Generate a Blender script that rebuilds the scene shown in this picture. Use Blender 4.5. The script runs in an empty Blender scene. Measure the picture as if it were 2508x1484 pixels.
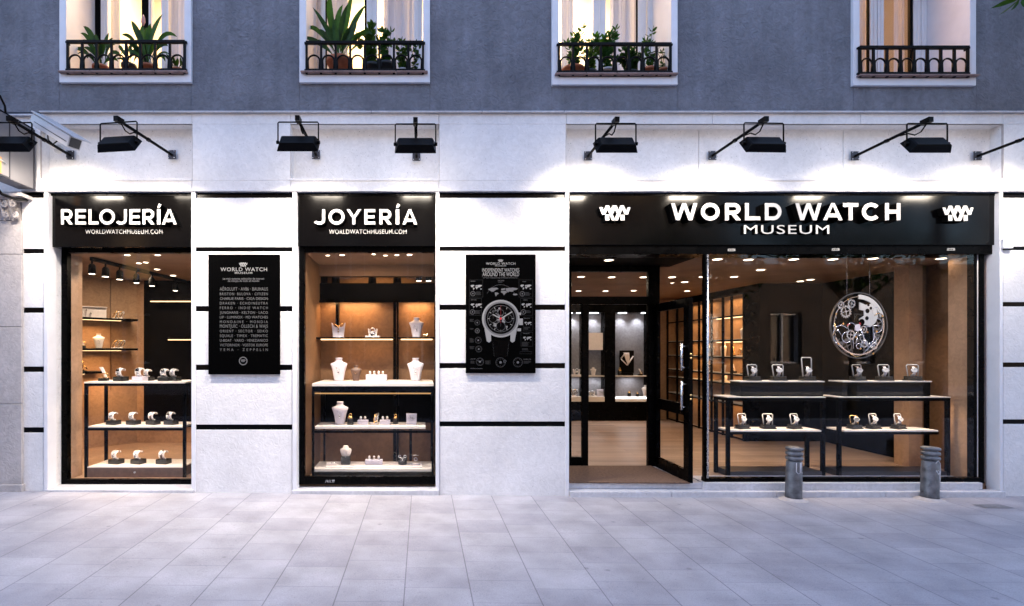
import bpy, math, random
from math import radians, sin, cos, pi
from mathutils import Vector, Matrix

random.seed(7)
S = bpy.context.scene
COL = S.collection

# ---------------------------------------------------------------- camera, sky, sun, exposure
D0, EYE, FPX, U0, V0 = 5.4, 1.4875, 1296.0, 1034.0, 856.0
cam = bpy.data.cameras.new('camera')
cam.sensor_width = 36.0
cam.lens = 36.0 * FPX / 2508.0
cam.shift_x = (1254.0 - U0) / 2508.0
cam.shift_y = (V0 - 742.0) / 2508.0
cam.clip_start, cam.clip_end = 0.05, 500.0
cam_o = bpy.data.objects.new('camera', cam)
cam_o.location = (0.0, -D0, EYE)
cam_o.rotation_euler = (radians(90), 0, 0)
COL.objects.link(cam_o)
S.camera = cam_o

SUN_EL, SUN_ROT = radians(4.0), radians(25.0)
W = bpy.data.worlds.new('World')
S.world = W
W.use_nodes = True
wn, wl = W.node_tree.nodes, W.node_tree.links
wn.clear()
sky = wn.new('ShaderNodeTexSky')
sky.sky_type = 'NISHITA'
sky.sun_disc = False
sky.sun_elevation, sky.sun_rotation = SUN_EL, SUN_ROT
sky.ozone_density = 3.5
sky.dust_density = 1.0
hs = wn.new('ShaderNodeHueSaturation')
hs.inputs['Saturation'].default_value = 0.78
bg = wn.new('ShaderNodeBackground')
bg.inputs['Strength'].default_value = 0.15
wo = wn.new('ShaderNodeOutputWorld')
wl.new(sky.outputs[0], hs.inputs['Color'])
tint = wn.new('ShaderNodeMix'); tint.data_type = 'RGBA'; tint.blend_type = 'MULTIPLY'; tint.inputs[0].default_value = 1.0
tint.inputs[7].default_value = (1.13, 0.985, 0.985, 1)
wl.new(hs.outputs[0], tint.inputs[6]); wl.new(tint.outputs[2], bg.inputs['Color'])
wl.new(bg.outputs[0], wo.inputs['Surface'])

sl = bpy.data.lights.new('sun', 'SUN')
sl.energy, sl.angle, sl.color = 0.5, radians(10), (1.0, 0.86, 0.7)
sun = bpy.data.objects.new('sun', sl)
sd = Vector((sin(SUN_ROT) * cos(SUN_EL), cos(SUN_ROT) * cos(SUN_EL), sin(SUN_EL)))
sun.rotation_euler = sd.to_track_quat('Z', 'Y').to_euler()
sun.location = (0, 0, 20)
COL.objects.link(sun)

S.view_settings.view_transform = 'Standard'
S.view_settings.look = 'None'
S.view_settings.exposure = 3.70
S.view_settings.gamma = 1.0
S.render.engine = 'CYCLES'
S.cycles.use_denoising = True
S.cycles.max_bounces = 7
S.cycles.diffuse_bounces = 4
S.cycles.glossy_bounces = 4
S.cycles.transparent_max_bounces = 24
S.cycles.caustics_reflective = False
S.cycles.caustics_refractive = False
S.cycles.sample_clamp_indirect = 4.0
S.cycles.use_light_tree = True

# ---------------------------------------------------------------- helpers
def X(u, y=0.0): return (u - U0) / FPX * (D0 + y)
def Z(v, y=0.0): return EYE + (V0 - v) / FPX * (D0 + y)

class MB:
    """collects shapes into one mesh"""
    def __init__(s): s.v, s.f, s.m, s.sm = [], [], [], []
    def face(s, idx, mi=0, sm=False): s.f.append(tuple(idx)); s.m.append(mi); s.sm.append(sm)
    def add(s, vs, fs, mi=0, sm=False):
        b = len(s.v); s.v.extend([tuple(p) for p in vs])
        for f in fs: s.face([b + i for i in f], mi, sm)
        return s
    def box(s, x0, x1, y0, y1, z0, z1, mi=0):
        if x0 > x1: x0, x1 = x1, x0
        if y0 > y1: y0, y1 = y1, y0
        if z0 > z1: z0, z1 = z1, z0
        vs = [(x0,y0,z0),(x1,y0,z0),(x1,y1,z0),(x0,y1,z0),(x0,y0,z1),(x1,y0,z1),(x1,y1,z1),(x0,y1,z1)]
        return s.add(vs, [(0,3,2,1),(4,5,6,7),(0,1,5,4),(1,2,6,5),(2,3,7,6),(3,0,4,7)], mi)
    def pbox(s, u0, u1, v0, v1, y0, y1, mi=0, yr=None):
        """box whose front face (at yr, default y0) covers this part of the facade drawing"""
        yr = y0 if yr is None else yr
        return s.box(X(u0,yr), X(u1,yr), y0, y1, Z(v1,yr), Z(v0,yr), mi)
    def obox(s, c, ax, ay, az, mi=0):
        c, ax, ay, az = Vector(c), Vector(ax), Vector(ay), Vector(az)
        vs = [c - ax - ay - az, c + ax - ay - az, c + ax + ay - az, c - ax + ay - az,
              c - ax - ay + az, c + ax - ay + az, c + ax + ay + az, c - ax + ay + az]
        return s.add(vs, [(0,3,2,1),(4,5,6,7),(0,1,5,4),(1,2,6,5),(2,3,7,6),(3,0,4,7)], mi)
    def bar(s, p, q, w, h, mi=0, up=(0,0,1)):
        p, q = Vector(p), Vector(q); d = q - p
        if d.length < 1e-6: return s
        a = d.normalized(); upv = Vector(up)
        if abs(a.dot(upv)) > 0.98: upv = Vector((0,1,0))
        sx = a.cross(upv).normalized(); sz = sx.cross(a).normalized()
        return s.obox((p + q) / 2, d / 2, sx * w / 2, sz * h / 2, mi)
    def loft(s, rings, mi=0, sm=True, cap=True, close=True):
        b = len(s.v); n = len(rings[0])
        for r in rings: s.v.extend([tuple(p) for p in r])
        for i in range(len(rings) - 1):
            for j in range(n if close else n - 1):
                k = (j + 1) % n
                s.face((b+i*n+j, b+i*n+k, b+(i+1)*n+k, b+(i+1)*n+j), mi, sm)
        if cap:
            s.face([b + j for j in reversed(range(n))], mi, False)
            s.face([b + (len(rings)-1)*n + j for j in range(n)], mi, False)
        return s
    def tube(s, pts, r, n=8, mi=0, sm=True, closed=False):
        pts = [Vector(p) for p in pts]; rings = []; N = len(pts); prev = None
        for i, p in enumerate(pts):
            if closed: t = pts[(i+1) % N] - pts[i-1]
            else: t = pts[min(i+1, N-1)] - pts[max(i-1, 0)]
            t = t.normalized() if t.length > 1e-9 else Vector((0,0,1))
            if prev is None:
                ref = Vector((0,0,1)) if abs(t.z) < 0.9 else Vector((0,1,0))
                a = t.cross(ref).normalized()
            else:
                a = prev - t * prev.dot(t)
                a = a.normalized() if a.length > 1e-6 else t.orthogonal().normalized()
            prev = a; c = t.cross(a)
            rr = r[i] if isinstance(r, (list, tuple)) else r
            o = pi / n
            rings.append([p + a * rr * cos(2*pi*j/n + o) + c * rr * sin(2*pi*j/n + o) for j in range(n)])
        if closed: rings.append(rings[0])
        return s.loft(rings, mi, sm, cap=not closed)
    def lathe(s, prof, c=(0,0,0), n=24, mi=0, sm=True, axis='z', cap=True):
        rings = []
        for r, h in prof:
            ring = []
            for j in range(n):
                a = 2*pi*j/n
                if axis == 'z': ring.append((c[0]+r*cos(a), c[1]+r*sin(a), c[2]+h))
                elif axis == 'y': ring.append((c[0]+r*cos(a), c[1]+h, c[2]-r*sin(a)))
                else: ring.append((c[0]+h, c[1]+r*cos(a), c[2]+r*sin(a)))
            rings.append(ring)
        return s.loft(rings, mi, sm, cap)
    def prism(s, pts, y0, y1, mi=0):
        """polygon given as (x, z) pulled from y0 (front) to y1"""
        n = len(pts); area = sum(pts[i][0]*pts[(i+1)%n][1] - pts[(i+1)%n][0]*pts[i][1] for i in range(n))
        if area < 0: pts = pts[::-1]
        b = len(s.v)
        s.v.extend([(p[0], y0, p[1]) for p in pts]); s.v.extend([(p[0], y1, p[1]) for p in pts])
        s.face([b + i for i in range(n)], mi)
        s.face([b + n + i for i in reversed(range(n))], mi)
        for i in range(n):
            k = (i + 1) % n
            s.face((b+i, b+n+i, b+n+k, b+k), mi)
        return s
    def ring(s, c, r0, r1, y0, y1, n=40, mi=0):
        """flat annulus in the x-z plane"""
        A = []
        for rr, y in ((r0,y0),(r1,y0),(r1,y1),(r0,y1)):
            A.append([(c[0]+rr*cos(2*pi*j/n), y, c[1]+rr*sin(2*pi*j/n)) for j in range(n)])
        A.append(A[0])
        return s.loft(A, mi, False, cap=False)
    def xform(s, M):
        s.v = [tuple(M @ Vector(p)) for p in s.v]; return s
    def build(s, name, mats, parent=None, bevel=0.0, world=True):
        me = bpy.data.meshes.new(name)
        o = Vector((0,0,0))
        if parent is not None and world: o = ORI.get(parent.as_pointer(), o)
        me.from_pydata([(p[0]-o.x, p[1]-o.y, p[2]-o.z) for p in s.v], [], s.f)
        for m in (mats if isinstance(mats, (list, tuple)) else [mats]): me.materials.append(m)
        me.polygons.foreach_set('material_index', s.m)
        me.polygons.foreach_set('use_smooth', s.sm)
        me.update()
        ob = bpy.data.objects.new(name, me)
        COL.objects.link(ob)
        if parent is not None:
            ob.parent = parent
            ORI[ob.as_pointer()] = o
        if bevel:
            b = ob.modifiers.new('edge', 'BEVEL'); b.width = bevel; b.segments = 2; b.limit_method = 'ANGLE'
        return ob

ORI = {}
def tag(o, label=None, cat=None, group=None, kind=None):
    if label: o['label'] = label
    if cat: o['category'] = cat
    if group: o['group'] = group
    if kind: o['kind'] = kind
    return o
def thing(name, label, cat, loc=(0,0,0), rz=0.0, group=None, world=True):
    o = bpy.data.objects.new(name, None); o.empty_display_size = 0.1
    o.location = loc; o.rotation_euler = (0,0,rz); COL.objects.link(o)
    if world: ORI[o.as_pointer()] = Vector(loc)
    return tag(o, label, cat, group)
def copy_tree(o, parent=None):
    c = o.copy(); COL.objects.link(c)
    if parent is not None: c.parent = parent
    for ch in [x for x in o.children]: copy_tree(ch, c)
    return c
USED = set()
def place(proto, loc, rz, label, group=None, cat=None, scale=1.0, inst=None):
    """first call moves the prototype itself, later calls copy it"""
    k = proto.as_pointer()
    if k in USED: o = copy_tree(proto)
    else: USED.add(k); o = proto
    o.location = loc; o.rotation_euler = (0,0,rz); o.scale = (scale,)*3
    o['label'] = label
    if group: o['group'] = group
    if cat: o['category'] = cat
    return o

# ---------------------------------------------------------------- materials
def mat(name, col, rough=0.6, metal=0.0, spec=0.5, var=0.0, vscale=6.0, bump=0.0, bscale=40.0, dist=0.0, coat=0.0, emit=None, estr=0.0, trans=None, detail=6.0, rvar=0.0):
    m = bpy.data.materials.new(name); m.use_nodes = True
    N, L = m.node_tree.nodes, m.node_tree.links
    b = N['Principled BSDF']
    b.inputs['Base Color'].default_value = (*col, 1)
    b.inputs['Roughness'].default_value = rough
    b.inputs['Metallic'].default_value = metal
    b.inputs['Specular IOR Level'].default_value = spec
    b.inputs['Coat Weight'].default_value = coat
    tc = N.new('ShaderNodeTexCoord')
    if var or rvar:
        n = N.new('ShaderNodeTexNoise'); n.inputs['Scale'].default_value = vscale; n.inputs['Detail'].default_value = detail
        L.new(tc.outputs['Object'], n.inputs['Vector'])
        if var:
            r = N.new('ShaderNodeMapRange'); r.inputs[1].default_value = 0.3; r.inputs[2].default_value = 0.7
            r.inputs[3].default_value = 1.0 - var; r.inputs[4].default_value = 1.0 + var
            L.new(n.outputs['Fac'], r.inputs[0])
            mx = N.new('ShaderNodeMix'); mx.data_type = 'RGBA'; mx.blend_type = 'MULTIPLY'; mx.inputs[0].default_value = 1.0
            mx.inputs[6].default_value = (*col, 1); L.new(r.outputs[0], mx.inputs[7]); L.new(mx.outputs[2], b.inputs['Base Color'])
        if rvar:
            r2 = N.new('ShaderNodeMapRange'); r2.inputs[1].default_value = 0.3; r2.inputs[2].default_value = 0.7
            r2.inputs[3].default_value = max(0, rough - rvar); r2.inputs[4].default_value = min(1, rough + rvar)
            L.new(n.outputs['Fac'], r2.inputs[0]); L.new(r2.outputs[0], b.inputs['Roughness'])
    if bump:
        n2 = N.new('ShaderNodeTexNoise'); n2.inputs['Scale'].default_value = bscale; n2.inputs['Detail'].default_value = 3.0
        n2.inputs['Distortion'].default_value = dist
        L.new(tc.outputs['Object'], n2.inputs['Vector'])
        bp = N.new('ShaderNodeBump'); bp.inputs['Strength'].default_value = bump; bp.inputs['Distance'].default_value = 0.01
        L.new(n2.outputs['Fac'], bp.inputs['Height']); L.new(bp.outputs[0], b.inputs['Normal'])
    if emit:
        b.inputs['Emission Color'].default_value = (*emit, 1); b.inputs['Emission Strength'].default_value = estr
    return m

def glass_mat(name, tint=(1,1,1), gain=1.6, rough=0.0):
    m = bpy.data.materials.new(name); m.use_nodes = True
    N, L = m.node_tree.nodes, m.node_tree.links; N.clear()
    t = N.new('ShaderNodeBsdfTransparent'); t.inputs[0].default_value = (*tint, 1)
    g = N.new('ShaderNodeBsdfGlossy'); g.inputs['Roughness'].default_value = rough
    fr = N.new('ShaderNodeFresnel'); fr.inputs['IOR'].default_value = 1.5
    ge = N.new('ShaderNodeNewGeometry')
    inv = N.new('ShaderNodeMath'); inv.operation = 'SUBTRACT'; inv.inputs[0].default_value = 1.0
    mu = N.new('ShaderNodeMath'); mu.operation = 'MULTIPLY'
    mu2 = N.new('ShaderNodeMath'); mu2.operation = 'MULTIPLY'; mu2.inputs[1].default_value = gain; mu2.use_clamp = True
    mx = N.new('ShaderNodeMixShader'); o = N.new('ShaderNodeOutputMaterial')
    L.new(ge.outputs['Backfacing'], inv.inputs[1]); L.new(inv.outputs[0], mu.inputs[0]); L.new(fr.outputs[0], mu.inputs[1])
    L.new(mu.outputs[0], mu2.inputs[0]); L.new(mu2.outputs[0], mx.inputs[0]); L.new(t.outputs[0], mx.inputs[1]); L.new(g.outputs[0], mx.inputs[2])
    L.new(mx.outputs[0], o.inputs[0])
    return m

def emit_mat(name, col, st):
    m = bpy.data.materials.new(name); m.use_nodes = True
    N, L = m.node_tree.nodes, m.node_tree.links; N.clear()
    e = N.new('ShaderNodeEmission'); e.inputs[0].default_value = (*col, 1); e.inputs[1].default_value = st
    o = N.new('ShaderNodeOutputMaterial'); L.new(e.outputs[0], o.inputs[0])
    return m

def stone_mat(name, col, pits=0.5, rough=0.55, worm=0.25, bands=0.06, wsc=16, wdi=2.2, wd=0.012, streak=0.0):
    """pale cut stone: cloudy tone, faint veins, small dark pits, worn relief"""
    m = mat(name, col, rough)
    N, L = m.node_tree.nodes, m.node_tree.links; b = N['Principled BSDF']
    tc = N.new('ShaderNodeTexCoord')
    def noise(sc, det, dis=0.0):
        n = N.new('ShaderNodeTexNoise'); n.inputs['Scale'].default_value = sc; n.inputs['Detail'].default_value = det; n.inputs['Distortion'].default_value = dis
        L.new(tc.outputs['Object'], n.inputs['Vector']); return n
    def rng(src, a, bb, c, d):
        r = N.new('ShaderNodeMapRange'); r.inputs[1].default_value = a; r.inputs[2].default_value = bb; r.inputs[3].default_value = c; r.inputs[4].default_value = d
        L.new(src, r.inputs[0]); return r.outputs[0]
    def mul(a, b2):
        k = N.new('ShaderNodeMath'); k.operation = 'MULTIPLY'; L.new(a, k.inputs[0]); L.new(b2, k.inputs[1]); return k.outputs[0]
    big = rng(noise(1.7, 5).outputs['Fac'], 0.3, 0.7, 1 - bands*2, 1 + bands)
    mid = rng(noise(14, 6, 1.5).outputs['Fac'], 0.3, 0.7, 1 - bands*1.4, 1 + bands)
    pit = rng(noise(75, 2).outputs['Fac'], 0.26, 0.33, 1 - pits, 1.0)
    tone = mul(mul(big, mid), pit)
    if streak:
        mp = N.new('ShaderNodeMapping'); mp.inputs['Scale'].default_value = (5.0, 5.0, 0.4); L.new(tc.outputs['Object'], mp.inputs[0])
        ns = N.new('ShaderNodeTexNoise'); ns.inputs['Scale'].default_value = 1.6; ns.inputs['Detail'].default_value = 7; L.new(mp.outputs[0], ns.inputs['Vector'])
        tone = mul(tone, rng(ns.outputs['Fac'], 0.32, 0.68, 1 - streak, 1 + streak * .5))
    mx = N.new('ShaderNodeMix'); mx.data_type = 'RGBA'; mx.blend_type = 'MULTIPLY'; mx.inputs[0].default_value = 1.0
    mx.inputs[6].default_value = (*col, 1); L.new(tone, mx.inputs[7]); L.new(mx.outputs[2], b.inputs['Base Color'])
    wr = noise(wsc, 2, wdi)
    add = N.new('ShaderNodeMath'); add.operation = 'ADD'; L.new(wr.outputs['Fac'], add.inputs[0]); L.new(pit, add.inputs[1])
    bp = N.new('ShaderNodeBump'); bp.inputs['Strength'].default_value = worm; bp.inputs['Distance'].default_value = wd
    L.new(add.outputs[0], bp.inputs['Height']); L.new(bp.outputs[0], b.inputs['Normal'])
    return m

def paving_mat(name, col):
    m = mat(name, col, 0.62)
    N, L = m.node_tree.nodes, m.node_tree.links; b = N['Principled BSDF']
    tc = N.new('ShaderNodeTexCoord')
    sp = N.new('ShaderNodeSeparateXYZ'); L.new(tc.outputs['Object'], sp.inputs[0])
    ax = N.new('ShaderNodeMath'); ax.operation = 'ADD'; ax.inputs[1].default_value = 0.108 + 40.6; L.new(sp.outputs[0], ax.inputs[0])
    ay = N.new('ShaderNodeMath'); ay.operation = 'ADD'; ay.inputs[1].default_value = 40.1; L.new(sp.outputs[1], ay.inputs[0])
    cb = N.new('ShaderNodeCombineXYZ'); L.new(ay.outputs[0], cb.inputs[0]); L.new(ax.outputs[0], cb.inputs[1])
    br = N.new('ShaderNodeTexBrick'); L.new(cb.outputs[0], br.inputs['Vector'])
    br.offset = 0.37; br.offset_frequency = 2
    br.inputs['Scale'].default_value = 1.0; br.inputs['Mortar Size'].default_value = 0.0045; br.inputs['Mortar Smooth'].default_value = 0.3
    br.inputs['Bias'].default_value = 0.0; br.inputs['Brick Width'].default_value = 0.30; br.inputs['Row Height'].default_value = 0.406
    br.inputs['Color1'].default_value = (col[0]*0.90, col[1]*0.90, col[2]*0.92, 1)
    br.inputs['Color2'].default_value = (col[0]*1.06, col[1]*1.06, col[2]*1.05, 1)
    br.inputs['Mortar'].default_value = (col[0]*0.80, col[1]*0.80, col[2]*0.82, 1)
    n = N.new('ShaderNodeTexNoise'); n.inputs['Scale'].default_value = 3.2; n.inputs['Detail'].default_value = 8; L.new(tc.outputs['Object'], n.inputs['Vector'])
    r = N.new('ShaderNodeMapRange'); r.inputs[1].default_value = 0.3; r.inputs[2].default_value = 0.7; r.inputs[3].default_value = 0.78; r.inputs[4].default_value = 1.12
    L.new(n.outputs['Fac'], r.inputs[0])
    n3 = N.new('ShaderNodeTexNoise'); n3.inputs['Scale'].default_value = 60; n3.inputs['Detail'].default_value = 3; L.new(tc.outputs['Object'], n3.inputs['Vector'])
    r3 = N.new('ShaderNodeMapRange'); r3.inputs[1].default_value = 0.27; r3.inputs[2].default_value = 0.36; r3.inputs[3].default_value = 0.72; r3.inputs[4].default_value = 1.0
    L.new(n3.outputs['Fac'], r3.inputs[0])
    vo = N.new('ShaderNodeTexVoronoi'); vo.inputs['Scale'].default_value = 2.6; L.new(tc.outputs['Object'], vo.inputs['Vector'])
    rv_ = N.new('ShaderNodeMapRange'); rv_.inputs[1].default_value = 0.035; rv_.inputs[2].default_value = 0.06; rv_.inputs[3].default_value = 0.72; rv_.inputs[4].default_value = 1.0
    L.new(vo.outputs['Distance'], rv_.inputs[0])
    n4 = N.new('ShaderNodeTexNoise'); n4.inputs['Scale'].default_value = 160; n4.inputs['Detail'].default_value = 2; L.new(tc.outputs['Object'], n4.inputs['Vector'])
    r4 = N.new('ShaderNodeMapRange'); r4.inputs[1].default_value = 0.3; r4.inputs[2].default_value = 0.7; r4.inputs[3].default_value = 0.86; r4.inputs[4].default_value = 1.12
    L.new(n4.outputs['Fac'], r4.inputs[0])
    k0 = N.new('ShaderNodeMath'); k0.operation = 'MULTIPLY'; L.new(rv_.outputs[0], k0.inputs[0]); L.new(r4.outputs[0], k0.inputs[1])
    k1 = N.new('ShaderNodeMath'); k1.operation = 'MULTIPLY'; L.new(k0.outputs[0], k1.inputs[0]); L.new(r3.outputs[0], k1.inputs[1])
    k = N.new('ShaderNodeMath'); k.operation = 'MULTIPLY'; L.new(r.outputs[0], k.inputs[0]); L.new(k1.outputs[0], k.inputs[1])
    mx = N.new('ShaderNodeMix'); mx.data_type = 'RGBA'; mx.blend_type = 'MULTIPLY'; mx.inputs[0].default_value = 1.0
    fr = N.new('ShaderNodeMath'); fr.operation = 'PINGPONG'; fr.inputs[1].default_value = 0.203; L.new(ax.outputs[0], fr.inputs[0])
    ln = N.new('ShaderNodeMapRange'); ln.inputs[1].default_value = 0.0018; ln.inputs[2].default_value = 0.0048; ln.inputs[3].default_value = 0.64; ln.inputs[4].default_value = 1.0
    L.new(fr.outputs[0], ln.inputs[0])
    k2 = N.new('ShaderNodeMath'); k2.operation = 'MULTIPLY'; L.new(k.outputs[0], k2.inputs[0]); L.new(ln.outputs[0], k2.inputs[1])
    L.new(br.outputs['Color'], mx.inputs[6]); L.new(k2.outputs[0], mx.inputs[7]); L.new(mx.outputs[2], b.inputs['Base Color'])
    n2 = N.new('ShaderNodeTexNoise'); n2.inputs['Scale'].default_value = 14; n2.inputs['Detail'].default_value = 4; n2.inputs['Distortion'].default_value = 2.0
    L.new(tc.outputs['Object'], n2.inputs['Vector'])
    h = N.new('ShaderNodeMath'); h.operation = 'MULTIPLY_ADD'; h.inputs[1].default_value = -0.6
    L.new(br.outputs['Fac'], h.inputs[0]); L.new(n2.outputs['Fac'], h.inputs[2])
    bp = N.new('ShaderNodeBump'); bp.inputs['Strength'].default_value = 0.25; bp.inputs['Distance'].default_value = 0.012
    L.new(h.outputs[0], bp.inputs['Height']); L.new(bp.outputs[0], b.inputs['Normal'])
    return m

def wood_mat(name, col, plank=0.14, length=1.4):
    m = mat(name, col, 0.4)
    N, L = m.node_tree.nodes, m.node_tree.links; b = N['Principled BSDF']
    tc = N.new('ShaderNodeTexCoord')
    br = N.new('ShaderNodeTexBrick'); L.new(tc.outputs['Object'], br.inputs['Vector'])
    br.inputs['Scale'].default_value = 1.0; br.inputs['Mortar Size'].default_value = 0.002
    br.inputs['Brick Width'].default_value = length; br.inputs['Row Height'].default_value = plank
    br.inputs['Color1'].default_value = (*[c*0.75 for c in col], 1); br.inputs['Color2'].default_value = (*[c*1.15 for c in col], 1)
    br.inputs['Mortar'].default_value = (*[c*0.3 for c in col], 1)
    mp = N.new('ShaderNodeMapping'); mp.inputs['Scale'].default_value = (1.5, 30, 30); L.new(tc.outputs['Object'], mp.inputs[0])
    n = N.new('ShaderNodeTexNoise'); n.inputs['Scale'].default_value = 1.5; n.inputs['Detail'].default_value = 6; L.new(mp.outputs[0], n.inputs['Vector'])
    r = N.new('ShaderNodeMapRange'); r.inputs[1].default_value = 0.3; r.inputs[2].default_value = 0.7; r.inputs[3].default_value = 0.8; r.inputs[4].default_value = 1.15
    L.new(n.outputs['Fac'], r.inputs[0])
    mx = N.new('ShaderNodeMix'); mx.data_type = 'RGBA'; mx.blend_type = 'MULTIPLY'; mx.inputs[0].default_value = 1.0
    L.new(br.outputs['Color'], mx.inputs[6]); L.new(r.outputs[0], mx.inputs[7]); L.new(mx.outputs[2], b.inputs['Base Color'])
    return m

def sheer_mat(name, col, tr=0.5):
    m = bpy.data.materials.new(name); m.use_nodes = True
    N, L = m.node_tree.nodes, m.node_tree.links; N.clear()
    d = N.new('ShaderNodeBsdfDiffuse'); d.inputs[0].default_value = (*col, 1)
    t = N.new('ShaderNodeBsdfTranslucent'); t.inputs[0].default_value = (*col, 1)
    mx = N.new('ShaderNodeMixShader'); mx.inputs[0].default_value = tr
    o = N.new('ShaderNodeOutputMaterial')
    L.new(d.outputs[0], mx.inputs[1]); L.new(t.outputs[0], mx.inputs[2]); L.new(mx.outputs[0], o.inputs[0])
    return m

def leaf_mat(name, col, rough=0.4):
    m = mat(name, col, rough, var=0.35, vscale=25, spec=0.2)
    N, L = m.node_tree.nodes, m.node_tree.links; b = N['Principled BSDF']; o = N['Material Output']
    t = N.new('ShaderNodeBsdfTranslucent'); t.inputs[0].default_value = (col[0]*1.6, col[1]*1.6, col[2]*0.8, 1)
    mx = N.new('ShaderNodeMixShader'); mx.inputs[0].default_value = 0.3
    L.new(b.outputs[0], mx.inputs[1]); L.new(t.outputs[0], mx.inputs[2]); L.new(mx.outputs[0], o.inputs[0])
    return m

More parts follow.
